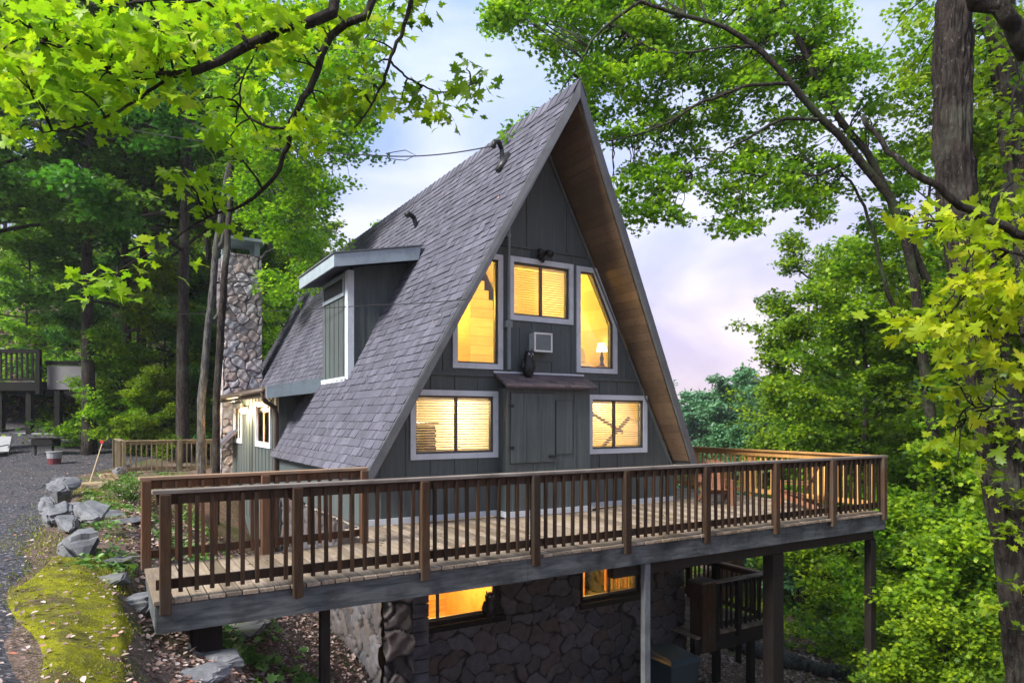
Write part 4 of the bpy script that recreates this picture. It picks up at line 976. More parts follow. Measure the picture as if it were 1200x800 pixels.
owl((2.68, -.15, 2.245), 'dark decoy owl standing on the small shingled roof under the air conditioner')
owl((1.98, -.10, -1.58), 'black decoy owl on the sill of the lower left basement window', .95)
# ------------------------------------------------------------------ overhead wires
def wire(name, label, pts, r=.011):
    q = MB(); q.tube(pts, r, 5); o = q.single(name, M['black_metal'], tuple(pts[0]), label, 'wire', frame='W'); return o
def sag(a, b, s_, n=14): a = Vector(a); b = Vector(b); return [a.lerp(b, i/n)-Vector((0, 0, s_*4*(i/n)*(1-i/n))) for i in range(n+1)]
mast = L(2.34, .42, 6.14)
wire('service_cable', 'black overhead cable running from the upper left trees to the roof mast', sag(at(60, 130, 22), at(455, 183, 12.6), .25)+sag(at(455, 183, 12.6), mast, .06)[1:], .012)
wire('service_cable', 'thin loop of black cable hanging beside the roof mast cable', [at(452, 180, 12.5), at(475, 176, 12.4), at(487, 182, 12.3), at(475, 188, 12.4), at(455, 186, 12.5)], .008)
wire('telephone_wire', 'thin pale wire crossing in front of the dormer to the front roof edge', sag(at(150, 366, 26), at(440, 357, 12), .1)+sag(at(440, 357, 12), L(1.10, -1.02, 3.24), .02)[1:], .008)
print('deck ok')
# ------------------------------------------------------------------ rocks
def rock(name, label, cat_, c, size, seed, mat='rock', rot=0, group=None, k=16, squash=1.):
    rnd = random.Random(seed); bm = bmesh.new()
    for i in range(k):
        a = rnd.random()*6.283; z = rnd.uniform(-1, 1); rr = (1-abs(z)**3)**.5*rnd.uniform(.8, 1.05)
        bm.verts.new((math.cos(a)*rr*size[0]/2, math.sin(a)*rr*size[1]/2, z*size[2]/2))
    bmesh.ops.convex_hull(bm, input=bm.verts); 
    for v in [v for v in bm.verts if not v.link_faces]: bm.verts.remove(v)
    bmesh.ops.bevel(bm, geom=list(bm.edges), offset=min(size)*.07, segments=2, affect='EDGES')
    bmesh.ops.triangulate(bm, faces=bm.faces); bmesh.ops.subdivide_edges(bm, edges=bm.edges, cuts=2, use_grid_fill=True)
    m_ = min(size)
    for v in bm.verts:
        p = v.co/m_*1.6+Vector((seed*3.1, seed*1.7, 0)); v.co += v.co.normalized()*m_*(.10*(mnoise.fractal(p, 1., 2., 4))+.05*mnoise.noise(p*Vector((1, 1, 5)).length if False else p*3))
        v.co.z += m_*.03*math.sin(v.co.z/m_*22)
    me = bpy.data.meshes.new(name); bm.to_mesh(me); bm.free(); me.materials.append(M[mat])
    o = link(name, me, None, None, c, 'W'); o.rotation_euler = (rnd.uniform(-.12, .12), rnd.uniform(-.12, .12), rot)
    return tag(o, label, cat_, group)
def gpt(px, py):  # ray-march to the terrain
    d = 3.
    while d < 60:
        p = at(px, py, d)
        if p.z < hz(p.x, p.y): return p
        d += .04
    return p
RG = 'rocks bordering the driveway'
RK = [((98, 640), (.62, .50, .42), 'biggest squarish grey rock standing at the near end of the rock border', .5, .08),
      ((108, 616), (.80, .5, .20), 'flat pale slab leaning on top of the squarish rock', .3, .28),
      ((78, 612), (1.0, .42, .14), 'thin flat slab lying in the middle of the rock border', .2, .10),
      ((72, 602), (.75, .55, .34), 'long grey rock behind the thin flat slab', .1, .12), ((88, 598), (.55, .4, .22), 'small angular rock on the right of the border middle', .9, .12),
      ((62, 590), (.8, .5, .26), 'layered grey rock two thirds up the border', .3, .10), ((68, 582), (.9, .6, .26), 'broad pale topped rock near the back of the border', .2, .2), ((80, 576), (.6, .5, .2), 'small rock lying on the layered stones', .6, .28),
      ((72, 570), (.95, .6, .26), 'hindmost flat rock at the top of the border', .1, .22)]
RK = [((x, y+13), (a, b, c*1.45), lb, r_, dz*1.25) for (x, y), (a, b, c), lb, r_, dz in RK]
for i, ((x, y), sz, lb, rot, dz) in enumerate(RK):
    p = gpt(x, y); rock('border_rock', lb, 'rock', (p.x, p.y, p.z+dz), sz, 20+i, 'rock', TH+1.4+rot, RG)
for i, ((x, y), sz, lb, mt) in enumerate([((116, 572), (.9, .6, .35), 'yellowish rounded rock at the foot of the marker stake', 'warm_rock'), ((128, 566), (.6, .5, .4), 'small warm grey rock right of the marker stake', 'warm_rock'),
      ((138, 558), (.7, .5, .4), 'pale rock at the corner of the side deck', 'rock'), ((125, 605), (.7, .5, .14), 'flat pale slab sunk in the garden bank', 'rock'), ((150, 612), (.8, .5, .12), 'flat dark slab in the bank close to the walkway post', 'rock'),
      ((133, 682), (.70, .45, .16), 'low flat dark rock beside the moss near the deck corner', 'mossy_rock'), ((160, 712), (.42, .38, .36), 'blocky grey rock tucked against the deck corner', 'rock'), ((135, 662), (.45, .35, .16), 'dark hollow looking rock above the flat dark one', 'mossy_rock'),
      ((235, 764), (.36, .30, .26), 'upright wedge rock beside the blue box', 'rock'), ((262, 778), (.62, .42, .20), 'grey slab below the deck, in front of the pier', 'rock'), ((240, 797), (.6, .45, .2), 'brownish slab at the bottom edge below the deck', 'rock'),
      ((285, 738), (1.0, .7, .28), 'long mossy boulder in the leaf slope under the deck', 'mossy_rock'), ((300, 728), (.5, .4, .25), 'small moss topped boulder high in the leaf slope', 'mossy_rock')]):
    p = gpt(x, y); rock('rock', lb, 'rock', (p.x, p.y, p.z+sz[2]*.18), sz, 50+i, mt, .6+i, None)
# ------------------------------------------------------------------ moss bank (raised sheet) and ground cover
def inside_moss(s, w):
    return None
def moss():
    ws = np.arange(-6.2, 1.2, .06); n = 22; V = []; Fc = []
    for i, w in enumerate(ws):
        e0 = float(np.interp(w, [-6.2, -4.6, -3, -2, -1, 0, 1.2], [-3.45, -3.6, -3.85, -4.0, -3.9, -3.7, -3.5]))-.06*math.sin(w*2.3+1)
        e1 = -3.08-.05*math.sin(w*2.7)-max(0, w+1.6)*.14
        for j in range(n):
            t = j/(n-1); s = e0+(e1-e0)*t; p = L(s, w); z = hz(p.x, p.y)
            bmp = (math.sin(math.pi*min(1, t*1.1))**.6 if 0 < t < .91 else 0)*(.018+.014*mnoise.noise(Vector((p.x*2.2, p.y*2.2, 0)))+.016*mnoise.noise(Vector((p.x*9, p.y*9, 3)))+.008*mnoise.noise(Vector((p.x*24, p.y*24, 3))))
            V.append((p.x, p.y, z+.012+bmp if 0 < j < n-1 else z-.03))
    for i in range(len(ws)-1):
        for j in range(n-1): a = i*n+j; Fc.append((a, a+1, a+n+1, a+n))
    me = bpy.data.meshes.new('moss'); me.from_pydata(V, [], Fc); me.polygons.foreach_set('use_smooth', [True]*len(me.polygons))
    o = link('moss_bank', me, M['moss']); tag(o, 'yellow-green moss bank between the gravel drive and the deck corner', 'moss', None, 'stuff')
    rng = np.random.default_rng(3); V = np.array(V); idx = rng.integers(0, len(V), 34000); P = V[idx]+rng.normal(0, .05, (34000, 3))*[1, 1, 0]; P[:, 2] = V[idx][:, 2]-.004
    P = P[(V[idx][:, 2] > hz_np(V[idx][:, 0], V[idx][:, 1])+.005) & (wav(P[:, 0], P[:, 1], 3.1, .7) > -.15)]
    me = leafmesh('moss_tufts', P, .014*(.5+rng.random(len(P))), BLADE2, rng, upright=True)
    o = link('moss_tufts', me, M['leaf_moss']); tag(o, 'short yellow-green moss tufts covering the bank beside the drive', 'moss', None, 'stuff')
BLADE2 = (np.array([(-.16, 0, 0), (.16, 0, 0), (0, 1, .0)]), np.array([(0, 1, 2)]))
moss()
def scatter(name, label, cat_, n, region, size, T, mat, seed, tilt=.35, dz=.012, pw=1., upright=False, dens=None):
    rng = np.random.default_rng(seed); s0, s1, w0, w1 = region
    s = s0+(s1-s0)*rng.random(n); w = w0+(w1-w0)*rng.random(n)**pw
    X = PX+s*UX-w*UY; Y = PY+s*UY+w*UX
    if dens is not None:
        k = dens(s, w, X, Y) > rng.random(n); s, w, X, Y = s[k], w[k], X[k], Y[k]
    Z = hz_np(X, Y)+dz+rng.random(len(X))*dz
    me = leafmesh(name, np.stack([X, Y, Z], -1), size*(.55+.9*rng.random(len(X))), T, rng, tilt, upright=upright)
    o = link(name, me, M[mat]); return tag(o, label, cat_, None, 'stuff')
def patch(k, ph, th): return lambda s, w, X, Y: np.clip((wav(X, Y, k, ph)-th)*1.5, 0.04, 1)
scatter('fallen_leaves', 'tan and pinkish fallen leaves covering the slope below the deck', 'leaves', 26000, (-3.0, 1, -6, 8), .055, OVAL, 'litter', 1)
scatter('fallen_leaves', 'thin scatter of dry leaves over the gravel drive', 'leaves', 16000, (-9, -2.6, -6, 22), .042, OVAL, 'litter', 2, .2, .02, dens=lambda s, w, X, Y: np.where(s > -4.2, .5, .22))
def deck_litter():
    rng = np.random.default_rng(31); n = 420; s_ = -2.8+10.6*rng.random(n); w_ = -2.95+2.9*rng.random(n)**.8; k = (w_ < np.array([back_w(a) for a in s_])-.05); s_, w_ = s_[k], w_[k]
    P = np.stack([PX+s_*UX-w_*UY, PY+s_*UY+w_*UX, .008+.01*rng.random(len(s_))], -1)
    o = link('fallen_leaves', leafmesh('fallen_leaves', P, .045*(.5+rng.random(len(P))), OVAL, rng, .25), M['litter']); tag(o, 'few dry leaves strewn over the deck boards', 'leaves', None, 'stuff')
deck_litter()
def roof_litter():
    rng = np.random.default_rng(32); n = 60; sd_ = .3+2.7*rng.random(n)**.8; w_ = -.3+13*rng.random(n)**1.3; k = ~((w_ > 5.5) & (sd_ > 2.2)) & ~((w_ > 2.3) & (w_ < 5) & (sd_ > 1.0) & (sd_ < 2.5))
    sd_, w_ = sd_[k], w_[k]; s_ = S0-sd_-.03
    P = np.stack([PX+s_*UX-w_*UY, PY+s_*UY+w_*UX, Z0-K*sd_+.028+0*s_], -1)
    o = link('fallen_leaves', leafmesh('fallen_leaves', P, .05*(.5+rng.random(len(P))), OVAL, rng, .15, up=(-nx_*UX, -nx_*UY, nz_)), M['litter']); tag(o, 'few dry leaves stuck on the left roof slope', 'leaves', None, 'stuff')
roof_litter()
scatter('fallen_leaves', 'few dry leaves lying on the yellow-green moss bank', 'leaves', 260, (-3.9, -3.1, -5.5, 1), .045, OVAL, 'litter', 12, .25, .045)
scatter('fallen_leaves', 'fallen leaves over the low ground right of the house', 'leaves', 30000, (6, 17, -4, 14), .10, OVAL, 'litter', 3)
scatter('fallen_leaves', 'bright fallen leaves over the hillside behind the neighbour deck', 'leaves', 40000, (-55, 6, 24, 60), .22, OVAL, 'litter', 4, .5, .04)
scatter('low_plants', 'small green seedlings on the garden bank beside the rock border', 'ground cover', 14000, (-3.6, -1.2, -1.2, 12), .075, OVAL, 'leaf_ground', 5, .5, .03, dens=patch(1.7, 1., .1))
scatter('low_plants', 'low green seedlings in the leaf litter under the left deck', 'ground cover', 2600, (-2.2, -.6, -3.6, -.6), .10, MAPLE, 'leaf_ground', 6, .4, .06, dens=patch(2.6, 2., .35))
scatter('low_plants', 'bright ground cover over the hillside behind the neighbour deck', 'ground cover', 60000, (-60, 10, 26, 62), .30, OVAL, 'leaf_mid', 17, .6, .15, dens=patch(.35, .9, -.35))
scatter('low_plants', 'ground cover over the far bank at the right', 'ground cover', 60000, (12.5, 32, -8, 26), .12, MAPLE, 'leaf_mid', 7, .6, .12, dens=patch(.8, .4, -.5))
scatter('low_plants', 'ground cover under the dark trees on the left', 'ground cover', 30000, (-16, 4, 20, 34), .15, MAPLE, 'leaf_mid', 8, .6, .15, dens=patch(.7, 1.4, -.1))
scatter('grass', 'short grass blades along the edge of the gravel drive', 'grass', 12000, (-4.4, -2.9, -2, 9), .035, BLADE2, 'leaf_moss', 9, upright=True, dz=.004, dens=patch(1.9, .2, -.1))
def logobj(p0, p1, r, label):
    q = MB(); n = 9; a = Vector(p0); b_ = Vector(p1); q.tube([a.lerp(b_, i/n)+Vector((0, 0, .04*math.sin(i*2))) for i in range(n+1)], [r*(1+.1*math.sin(i*1.7)) for i in range(n+1)], 12, jit=.12)
    return q.single('fallen_log', M['grey_bark'], tuple(a), label, 'log', frame='W', smooth=True)
for (x0, y0, x1, y1, r, lb) in ((845, 755, 940, 785, .20, 'long grey fallen log lying on the leafy ground right of the lower landing'), (820, 752, 885, 752, .14, 'short fallen log behind the long grey one'), (905, 778, 1000, 797, .16, 'fallen log at the bottom edge right of the tall deck post')):
    a, b_ = gpt(x0, y0), gpt(x1, y1); logobj(a+Vector((0, 0, r*.7)), b_+Vector((0, 0, r*.7)), r, lb)
print('ground ok')
# ------------------------------------------------------------------ custom trees
def rough_tube(name, P, rr, mat, parent, loc, seed=0, nr=150, ns=84, amp=.045):
    t = np.linspace(0, len(P)-1, nr); i = np.minimum(t.astype(int), len(P)-2); f = (t-i)[:, None]; Q = P[i]*(1-f)+P[i+1]*f; r = rr[i]*(1-f[:, 0])+rr[i+1]*f[:, 0]
    for _ in range(4): Q[1:-1] = (Q[:-2]+Q[1:-1]*2+Q[2:])/4
    V = []; a = np.linspace(0, 2*math.pi, ns, endpoint=False)
    for k in range(nr):
        for b in a:
            ca, sa_ = math.cos(b), math.sin(b); z = Q[k][2]
            n1 = mnoise.noise(Vector((ca*7, sa_*7, z*2.0+seed))); n2 = mnoise.noise(Vector((ca*15+3, sa_*15, z*5.)))
            n3 = mnoise.noise(Vector((ca*1.2, sa_*1.2, z*.8+9)))
            d = (abs(n1)*2-.5)*amp+(abs(n2)-.25)*amp*.7+n3*.035
            V.append((Q[k][0]+ca*(r[k]+d)-loc[0], Q[k][1]+sa_*(r[k]+d)-loc[1], z-loc[2]))
    Fc = [(k*ns+j, k*ns+(j+1) % ns, (k+1)*ns+(j+1) % ns, (k+1)*ns+j) for k in range(nr-1) for j in range(ns)]
    me = bpy.data.meshes.new(name); me.from_pydata(V, [], Fc); me.polygons.foreach_set('use_smooth', [True]*len(me.polygons)); me.materials.append(mat)
    return link(name, me, None, parent)
def px_path(pts, n=22): return interp_path([at(*p) for p in pts], n)
def custom_tree(seed, name, label, base, stems, blobs, per, rad, ls, T, lm, bmn, flat=.35, tilt=.5, group=None, twig=.55, nside=12, lm2=None):
    rng = np.random.default_rng(seed); t = thing(name, label, 'tree', tuple(base), group, 'W')
    paths = []; mb = MB(); mb2 = MB()
    for k, (ctrl, r0, r1) in enumerate(stems):
        P = interp_path(ctrl, 26); P[1:-1] += rng.normal(0, min(.03, r0*.3)*(.35 if k == 0 else 1.), P[1:-1].shape); rr = r0+(r1-r0)*np.linspace(0, 1, 26)**(.6 if k == 0 and seed == 101 else 1.)
        if k == 0 and r0 > .25: rough_tube('trunk', P, rr, M[bmn], t, base, seed, nr=230); paths.append(P); continue
        (mb if k == 0 else mb2).tube([Vector(p) for p in P], list(rr), nside if r0 > .08 else 7, jit=.12 if r0 > .08 else .05); paths.append(P)
    allp = np.concatenate(paths); groups = {}
    for b in blobs:
        cx, cy, rx, ry, d0, d1, n = b[:7]; m_ = b[7] if len(b) > 7 else lm
        an = []
        for i in range(n):
            a = rng.random()*6.283; r = math.sqrt(rng.random()); d = d0+(d1-d0)*rng.random()
            an.append(at(cx+rx*r*math.cos(a), cy+ry*r*math.sin(a), d))
        an = np.array([list(x) for x in an]); groups.setdefault(m_, []).append(an)
        for p in an:
            if rng.random() > twig: continue
            j = np.argmin(((allp-p)**2).sum(1)+np.where(allp[:, 2] > p[2]+1, .5, 0)); q0 = allp[j]; L_ = np.linalg.norm(p-q0)
            if L_ > 6 or L_ < .05: continue
            nn = 6; pts = [q0+(p-q0)*i/nn+np.array([0, 0, .12*L_*math.sin(math.pi*i/nn)])+rng.normal(0, .022*L_, 3)*(0 < i < nn) for i in range(nn+1)]
            mb2.tube([Vector(x) for x in pts], list(np.linspace(min(.035, .006+.007*L_), .004, nn+1)), 4)
    if mb.v: mb.build('trunk', M[bmn], t, smooth=True)
    if mb2.v: mb2.build('branches', M[bmn], t, smooth=True)
    for m_, lst in groups.items():
        A_ = np.concatenate(lst); C, rd = sprays(rng, A_, per, rad, flat)
        me = leafmesh('crown', C-np.array(list(base)), ls*(.6+.7*rng.random(len(C))), T, rng, tilt, rnd=rd); link('crown', me, M[m_], t)
    return t
def gp(px, d): # ground point under a pixel column
    x = (px-600)/F*d; return Vector((x, d, hz(x, d)))
# leaning maple whose crown hangs right of the gable
b0 = gp(1118, 15.5)
custom_tree(101, 'maple_tree', 'leaning maple with twin dark stems whose crown hangs over the sky right of the gable', b0,
    [([b0-Vector((0, 0, .5)), at(1122, 750, 15.2), at(1114, 650, 15), at(1104, 565, 14.8), at(1092, 500, 14.6), at(1083, 430, 14.4), at(1072, 330, 14.1), at(1050, 245, 13.7), at(1000, 180, 13.2), at(960, 136, 12.9), at(925, 96, 12.6), at(885, 55, 12.4), at(850, 32, 12.3), at(815, 22, 12.2), at(750, 2, 12), at(700, -20, 12)], .19, .022),
     ([at(1104, 560, 14.8), at(1126, 460, 14.8), at(1108, 400, 14.6), at(1082, 320, 14.3), at(1040, 225, 13.9), at(985, 140, 13.5), at(950, 75, 13.3), at(920, 15, 13.1), at(900, -60, 13)], .105, .04),
     ([at(925, 98, 12.6), at(880, 100, 12.3), at(825, 120, 12.1), at(775, 148, 12), at(740, 160, 11.9), at(706, 166, 11.9)], .036, .008),
     ([at(960, 140, 12.9), at(920, 140, 12.6), at(880, 160, 12.3), at(850, 178, 12.2), at(812, 205, 12.1)], .04, .008),
     ([at(1083, 420, 14.4), at(1040, 340, 14), at(1020, 260, 13.6), at(985, 200, 13.3), at(950, 190, 13.1)], .05, .012),
     ([at(885, 55, 12.4), at(850, 55, 12.3), at(780, 62, 12.2), at(720, 30, 12.1)], .03, .008),
     ([at(1000, 180, 13.2), at(960, 205, 12.9), at(905, 200, 12.7), at(868, 232, 12.6)], .032, .008),
     ([at(750, 2, 12), at(700, 40, 12), at(670, 90, 12), at(640, 125, 12)], .03, .008)],
    [(640, 20, 70, 35, 12, 14.5, 40), (715, 50, 75, 58, 12, 15, 72), (800, 75, 90, 75, 12.4, 15.5, 96), (775, 180, 48, 55, 12, 14, 40), (705, 120, 46, 45, 12, 14, 34), (880, 205, 60, 40, 12.4, 14.5, 44), (900, 100, 80, 80, 12.8, 15.5, 96),
     (820, 0, 150, 45, 12.6, 15, 90), (965, 60, 40, 80, 13, 15.5, 36), (622, 150, 28, 16, 12, 13, 8), (595, 15, 25, 18, 12, 13, 10), (955, 205, 50, 32, 13, 14.5, 32), (1010, 120, 30, 60, 13.6, 15.5, 20), (1040, 250, 40, 50, 14, 15.5, 26), (862, 255, 24, 14, 12.5, 13.3, 9), (765, 250, 34, 18, 12, 13, 12), (925, 45, 60, 60, 13, 15, 34), (740, 225, 26, 26, 12, 13, 9),
     (1095, 420, 14, 90, 14.1, 14.4, 14), (1110, 600, 16, 110, 14.6, 14.8, 14), (945, 240, 30, 18, 12.8, 13.6, 9)],
    62, .36, .088, MAPLE, 'leaf_mid', 'mossy_bark', flat=.42, tilt=.6)
# big rough trunk at the right edge
b0 = gp(1228, 8.6)
custom_tree(102, 'big_tree', 'thick rough-barked trunk at the right edge with a few ivy leaves on it', b0,
    [([b0-Vector((0, 0, .5)), at(1212, 800, 8.6), at(1198, 680, 8.6), at(1180, 560, 8.6), at(1158, 430, 8.6), at(1140, 320, 8.6), at(1122, 210, 8.6), at(1116, 120, 8.6), at(1118, 30, 8.6), at(1122, -60, 8.6), at(1120, -400, 8.8)], .30, .165),
     ([at(1165, 330, 8.6), at(1150, 280, 8.9), at(1165, 240, 9.2), at(1190, 200, 9.6)], .07, .03)],
    [(1160, 470, 30, 120, 8.15, 8.3, 16), (1190, 640, 30, 120, 8.15, 8.3, 16), (1125, 60, 90, 60, 8.8, 10.5, 8), (1180, 90, 40, 90, 9, 11, 20), (1190, 220, 30, 60, 9, 11, 12)], 12, .22, .10, MAPLE, 'leaf_mid', 'bark', nside=22, twig=.2)
b0 = gp(1245, 12)
custom_tree(103, 'forest_tree', 'darker second trunk half hidden behind the thick trunk at the upper right corner', b0,
    [([b0-Vector((0, 0, .5)), at(1240, 600, 12), at(1218, 380, 12), at(1200, 230, 12), at(1183, 110, 12), at(1168, 0, 12), at(1150, -200, 12)], .27, .19)],
    [(1185, 60, 60, 90, 11, 14, 40), (1200, 250, 60, 70, 12.5, 15, 40), (1075, 60, 50, 60, 13, 16, 40), (1060, 140, 30, 60, 14, 16, 20), (1140, 130, 60, 70, 13, 16, 40)], 56, .42, .095, MAPLE, 'leaf_mid', 'bark')
# near maple branch at the right, yellow-green
b0 = gp(1440, 5.4)
custom_tree(104, 'maple_tree', 'maple reaching in from the right edge with bright yellow-green leaves on dark branches', b0,
    [([b0-Vector((0, 0, .4)), at(1425, 600, 5.4), at(1405, 400, 5.4), at(1380, 250, 5.4), at(1370, 100, 5.3), at(1350, -100, 5.2)], .13, .08),
     ([at(1385, 300, 5.4), at(1300, 300, 5.3), at(1230, 286, 5.2), at(1150, 253, 5.1), at(1085, 214, 5.0), at(1040, 175, 5.0), at(1011, 136, 5.0)], .045, .016),
     ([at(1370, 110, 5.3), at(1290, 95, 5.2), at(1215, 62, 5.1), at(1180, 22, 5.0), at(1130, -12, 4.9), at(1090, -50, 4.9)], .085, .045),
     ([at(1400, 400, 5.4), at(1300, 390, 5.3), at(1200, 395, 5.2), at(1100, 375, 5.1), at(1045, 372, 5.1)], .025, .005),
     ([at(1410, 480, 5.4), at(1300, 480, 5.4), at(1210, 470, 5.3), at(1130, 480, 5.3)], .022, .005),
     ([at(1300, 300, 5.3), at(1200, 300, 5.2), at(1120, 262, 5.1), at(1070, 262, 5.1)], .02, .005)],
    [(1100, 262, 55, 22, 4.8, 5.5, 9), (1165, 318, 40, 20, 4.8, 5.5, 7), (1120, 362, 70, 18, 4.8, 5.5, 14), (1055, 372, 24, 12, 4.8, 5.3, 4), (1180, 265, 25, 40, 5, 5.6, 6), (1185, 340, 22, 30, 4.8, 5.4, 6), (1135, 400, 40, 14, 4.9, 5.5, 5), (1180, 430, 25, 20, 4.9, 5.6, 4), (1115, 470, 24, 30, 5.2, 5.8, 5), (1120, 530, 20, 30, 5.4, 6, 4)], 10, .22, .100, BIG, 'leaf_yellow', 'bark', flat=.5, tilt=.75, twig=1.)
# overhanging maple at the upper left, trunk behind the camera
b0 = Vector((-1.6, -2.6, 0))
top = at(440, -190, 4.6)
custom_tree(105, 'maple_tree', 'overhanging maple with big lime green leaves filling the upper left corner', b0,
    [([b0-Vector((0, 0, .3)), Vector((-1.6, -2.5, 2)), Vector((-1.4, -1.8, 4.2)), Vector((-1.2, 0, 5.6)), Vector((-1.1, 2.4, 6.1)), top+Vector((0, -.3, .3)), top], .2, .06),
     ([top, at(420, -60, 4.4), at(392, 8, 4.2), at(345, 32, 4.1), at(290, 52, 4.0), at(245, 80, 3.9), at(195, 92, 3.9), at(140, 92, 3.9), at(80, 60, 3.9), at(30, 45, 3.9)], .045, .008),
     ([top, at(450, -70, 4.7), at(430, 5, 4.6), at(385, 52, 4.6), at(362, 105, 4.6), at(343, 140, 4.6), at(335, 178, 4.6), at(315, 215, 4.6), at(285, 238, 4.6), at(262, 248, 4.6)], .034, .008),
     ([top, at(480, -40, 4.8), at(476, 20, 4.8), at(458, 70, 4.8), at(440, 115, 4.8), at(415, 150, 4.8)], .022, .005),
     ([at(335, 150, 4.6), at(310, 148, 4.6), at(285, 130, 4.6), at(282, 100, 4.6), at(300, 60, 4.6)], .010, .005),
     ([at(195, 92, 3.9), at(140, 130, 3.9), at(90, 150, 3.9), at(50, 155, 3.9)], .010, .004),
     ([at(455, 70, 4.8), at(480, 92, 4.9), at(520, 108, 5), at(560, 96, 5)], .009, .004),
     ([at(290, 52, 4.0), at(260, 10, 4), at(200, 0, 4), at(120, 8, 4)], .015, .004),
     ([at(262, 248, 4.6), at(230, 262, 4.5), at(190, 290, 4.4), at(140, 315, 4.3), at(110, 322, 4.3)], .008, .003)],
    [(50, 30, 60, 26, 3.5, 4.5, 12), (130, 40, 60, 30, 3.5, 4.5, 12), (45, 85, 48, 20, 3.5, 4.3, 8), (110, 95, 50, 22, 3.5, 4.3, 8), (40, 148, 26, 12, 3.6, 4.2, 3), (80, 140, 22, 14, 3.6, 4.2, 2), (210, 45, 45, 35, 3.6, 4.5, 10), (290, 25, 50, 18, 3.8, 4.6, 9), (180, 85, 34, 16, 3.7, 4.3, 4),
     (10, 60, 20, 60, 3.6, 4.3, 7), (232, 128, 18, 16, 4.3, 4.7, 2), (140, 330, 34, 8, 4.2, 4.5, 3), (195, 298, 14, 10, 4.2, 4.5, 1), (228, 205, 14, 22, 4.3, 4.7, 3), (232, 250, 12, 8, 4.3, 4.7, 1),
     (290, 130, 34, 30, 4.4, 5, 5), (262, 155, 24, 14, 4.3, 4.8, 2), (335, 65, 26, 20, 4.4, 4.8, 4), (350, 15, 40, 14, 4.3, 4.8, 4),
     (455, 100, 30, 24, 4.7, 5.2, 4, 'leaf_mid'), (520, 112, 36, 16, 4.8, 5.3, 5, 'leaf_mid'), (552, 88, 22, 10, 4.8, 5.3, 2, 'leaf_mid'), (405, 115, 30, 20, 4.6, 5, 3, 'leaf_mid'), (420, 40, 30, 20, 4.6, 5, 3, 'leaf_mid'), (490, 10, 24, 12, 4.7, 5.1, 2, 'leaf_mid'), (370, 150, 22, 30, 4.6, 5, 4, 'leaf_lime')],
    16, .25, .078, BIG, 'leaf_lime', 'bark', flat=.5, tilt=.6, twig=1.)
# grey leaning tree left of the chimney
b0 = gp(236, 19)
custom_tree(106, 'forest_tree', 'slender pale grey leaning trunk behind the chimney with an airy light green crown', b0,
    [([b0-Vector((0, 0, .4)), at(236, 480, 19), at(245, 380, 19), at(254, 290, 19), at(266, 210, 19), at(280, 130, 18.8), at(296, 40, 18.6), at(305, -60, 18.5)], .115, .05),
     ([at(257, 290, 19), at(300, 210, 18.5), at(350, 150, 18), at(400, 110, 17.5)], .08, .02), ([at(248, 380, 19), at(290, 320, 22), at(330, 285, 22.5), at(375, 290, 22.3)], .06, .02), ([at(280, 130, 18.8), at(330, 70, 18), at(390, 40, 17.5), at(430, 70, 17)], .06, .02)],
    [(330, 110, 80, 90, 15.5, 19, 110), (400, 110, 42, 80, 15.5, 18.5, 60), (330, 235, 60, 45, 16.5, 19, 46), (362, 285, 36, 20, 17, 19, 16), (280, 40, 80, 50, 16, 19, 36), (400, 30, 60, 40, 16, 19, 44), (430, 120, 22, 40, 16, 18, 12), (345, 330, 40, 22, 19, 21, 18), (330, 385, 26, 60, 22, 25, 24), (375, 215, 40, 30, 16.5, 18.5, 18), (280, 190, 40, 60, 22, 25, 20)],
    66, .44, .10, MAPLE, 'leaf_mid', 'grey_bark', flat=.5)
b0 = gp(252, 17)
custom_tree(107, 'forest_tree', 'narrow dark trunk standing tight against the left side of the chimney', b0,
    [([b0-Vector((0, 0, .4)), at(254, 480, 17), at(259, 380, 17), at(265, 300, 17), at(270, 220, 17.4), at(275, 120, 17.8), at(285, 10, 18)], .10, .055)], [(290, 90, 40, 50, 18, 19, 10)], 50, .45, .13, MAPLE, 'leaf_dark', 'bark')
# ------------------------------------------------------------------ prototype forest trees
GRP_L, GRP_R = 'dark trees behind the drive', 'trees down the slope right of the house'
def setmat(o, partname, mname):
    for ch in o.children:
        if ch.name.split('.')[0] == partname:
            ch.material_slots[0].link = 'OBJECT'; ch.material_slots[0].material = M[mname]
rngp = random.Random(77)
pa = auto_tree(1, 'forest_tree', 'tree', 15, .18, .30, 4.3, 22, 'leaf_mid', 'bark', .13, 44, .60)
pb_ = auto_tree(2, 'forest_tree', 'tree', 17, .21, .40, 4.8, 20, 'leaf_mid', 'bark', .135, 44, .62, subs=6)
pc = auto_tree(3, 'forest_tree', 'tree', 12, .16, .12, 3.4, 26, 'leaf_mid', 'mossy_bark', .12, 42, .55)
pd = auto_tree(5, 'young_tree', 'sapling', 5.2, .06, .04, 2.1, 22, 'leaf_mid', 'mossy_bark', .088, 46, .42, subs=5)
pe = auto_tree(6, 'young_tree', 'sapling', 3.6, .05, .03, 1.9, 22, 'leaf_mid', 'mossy_bark', .085, 46, .40, subs=5)
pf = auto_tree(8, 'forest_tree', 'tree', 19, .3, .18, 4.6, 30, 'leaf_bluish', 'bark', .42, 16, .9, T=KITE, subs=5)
PR = {'a': pa, 'b': pb_, 'c': pc, 'd': pd, 'e': pe, 'f': pf}; used = set()
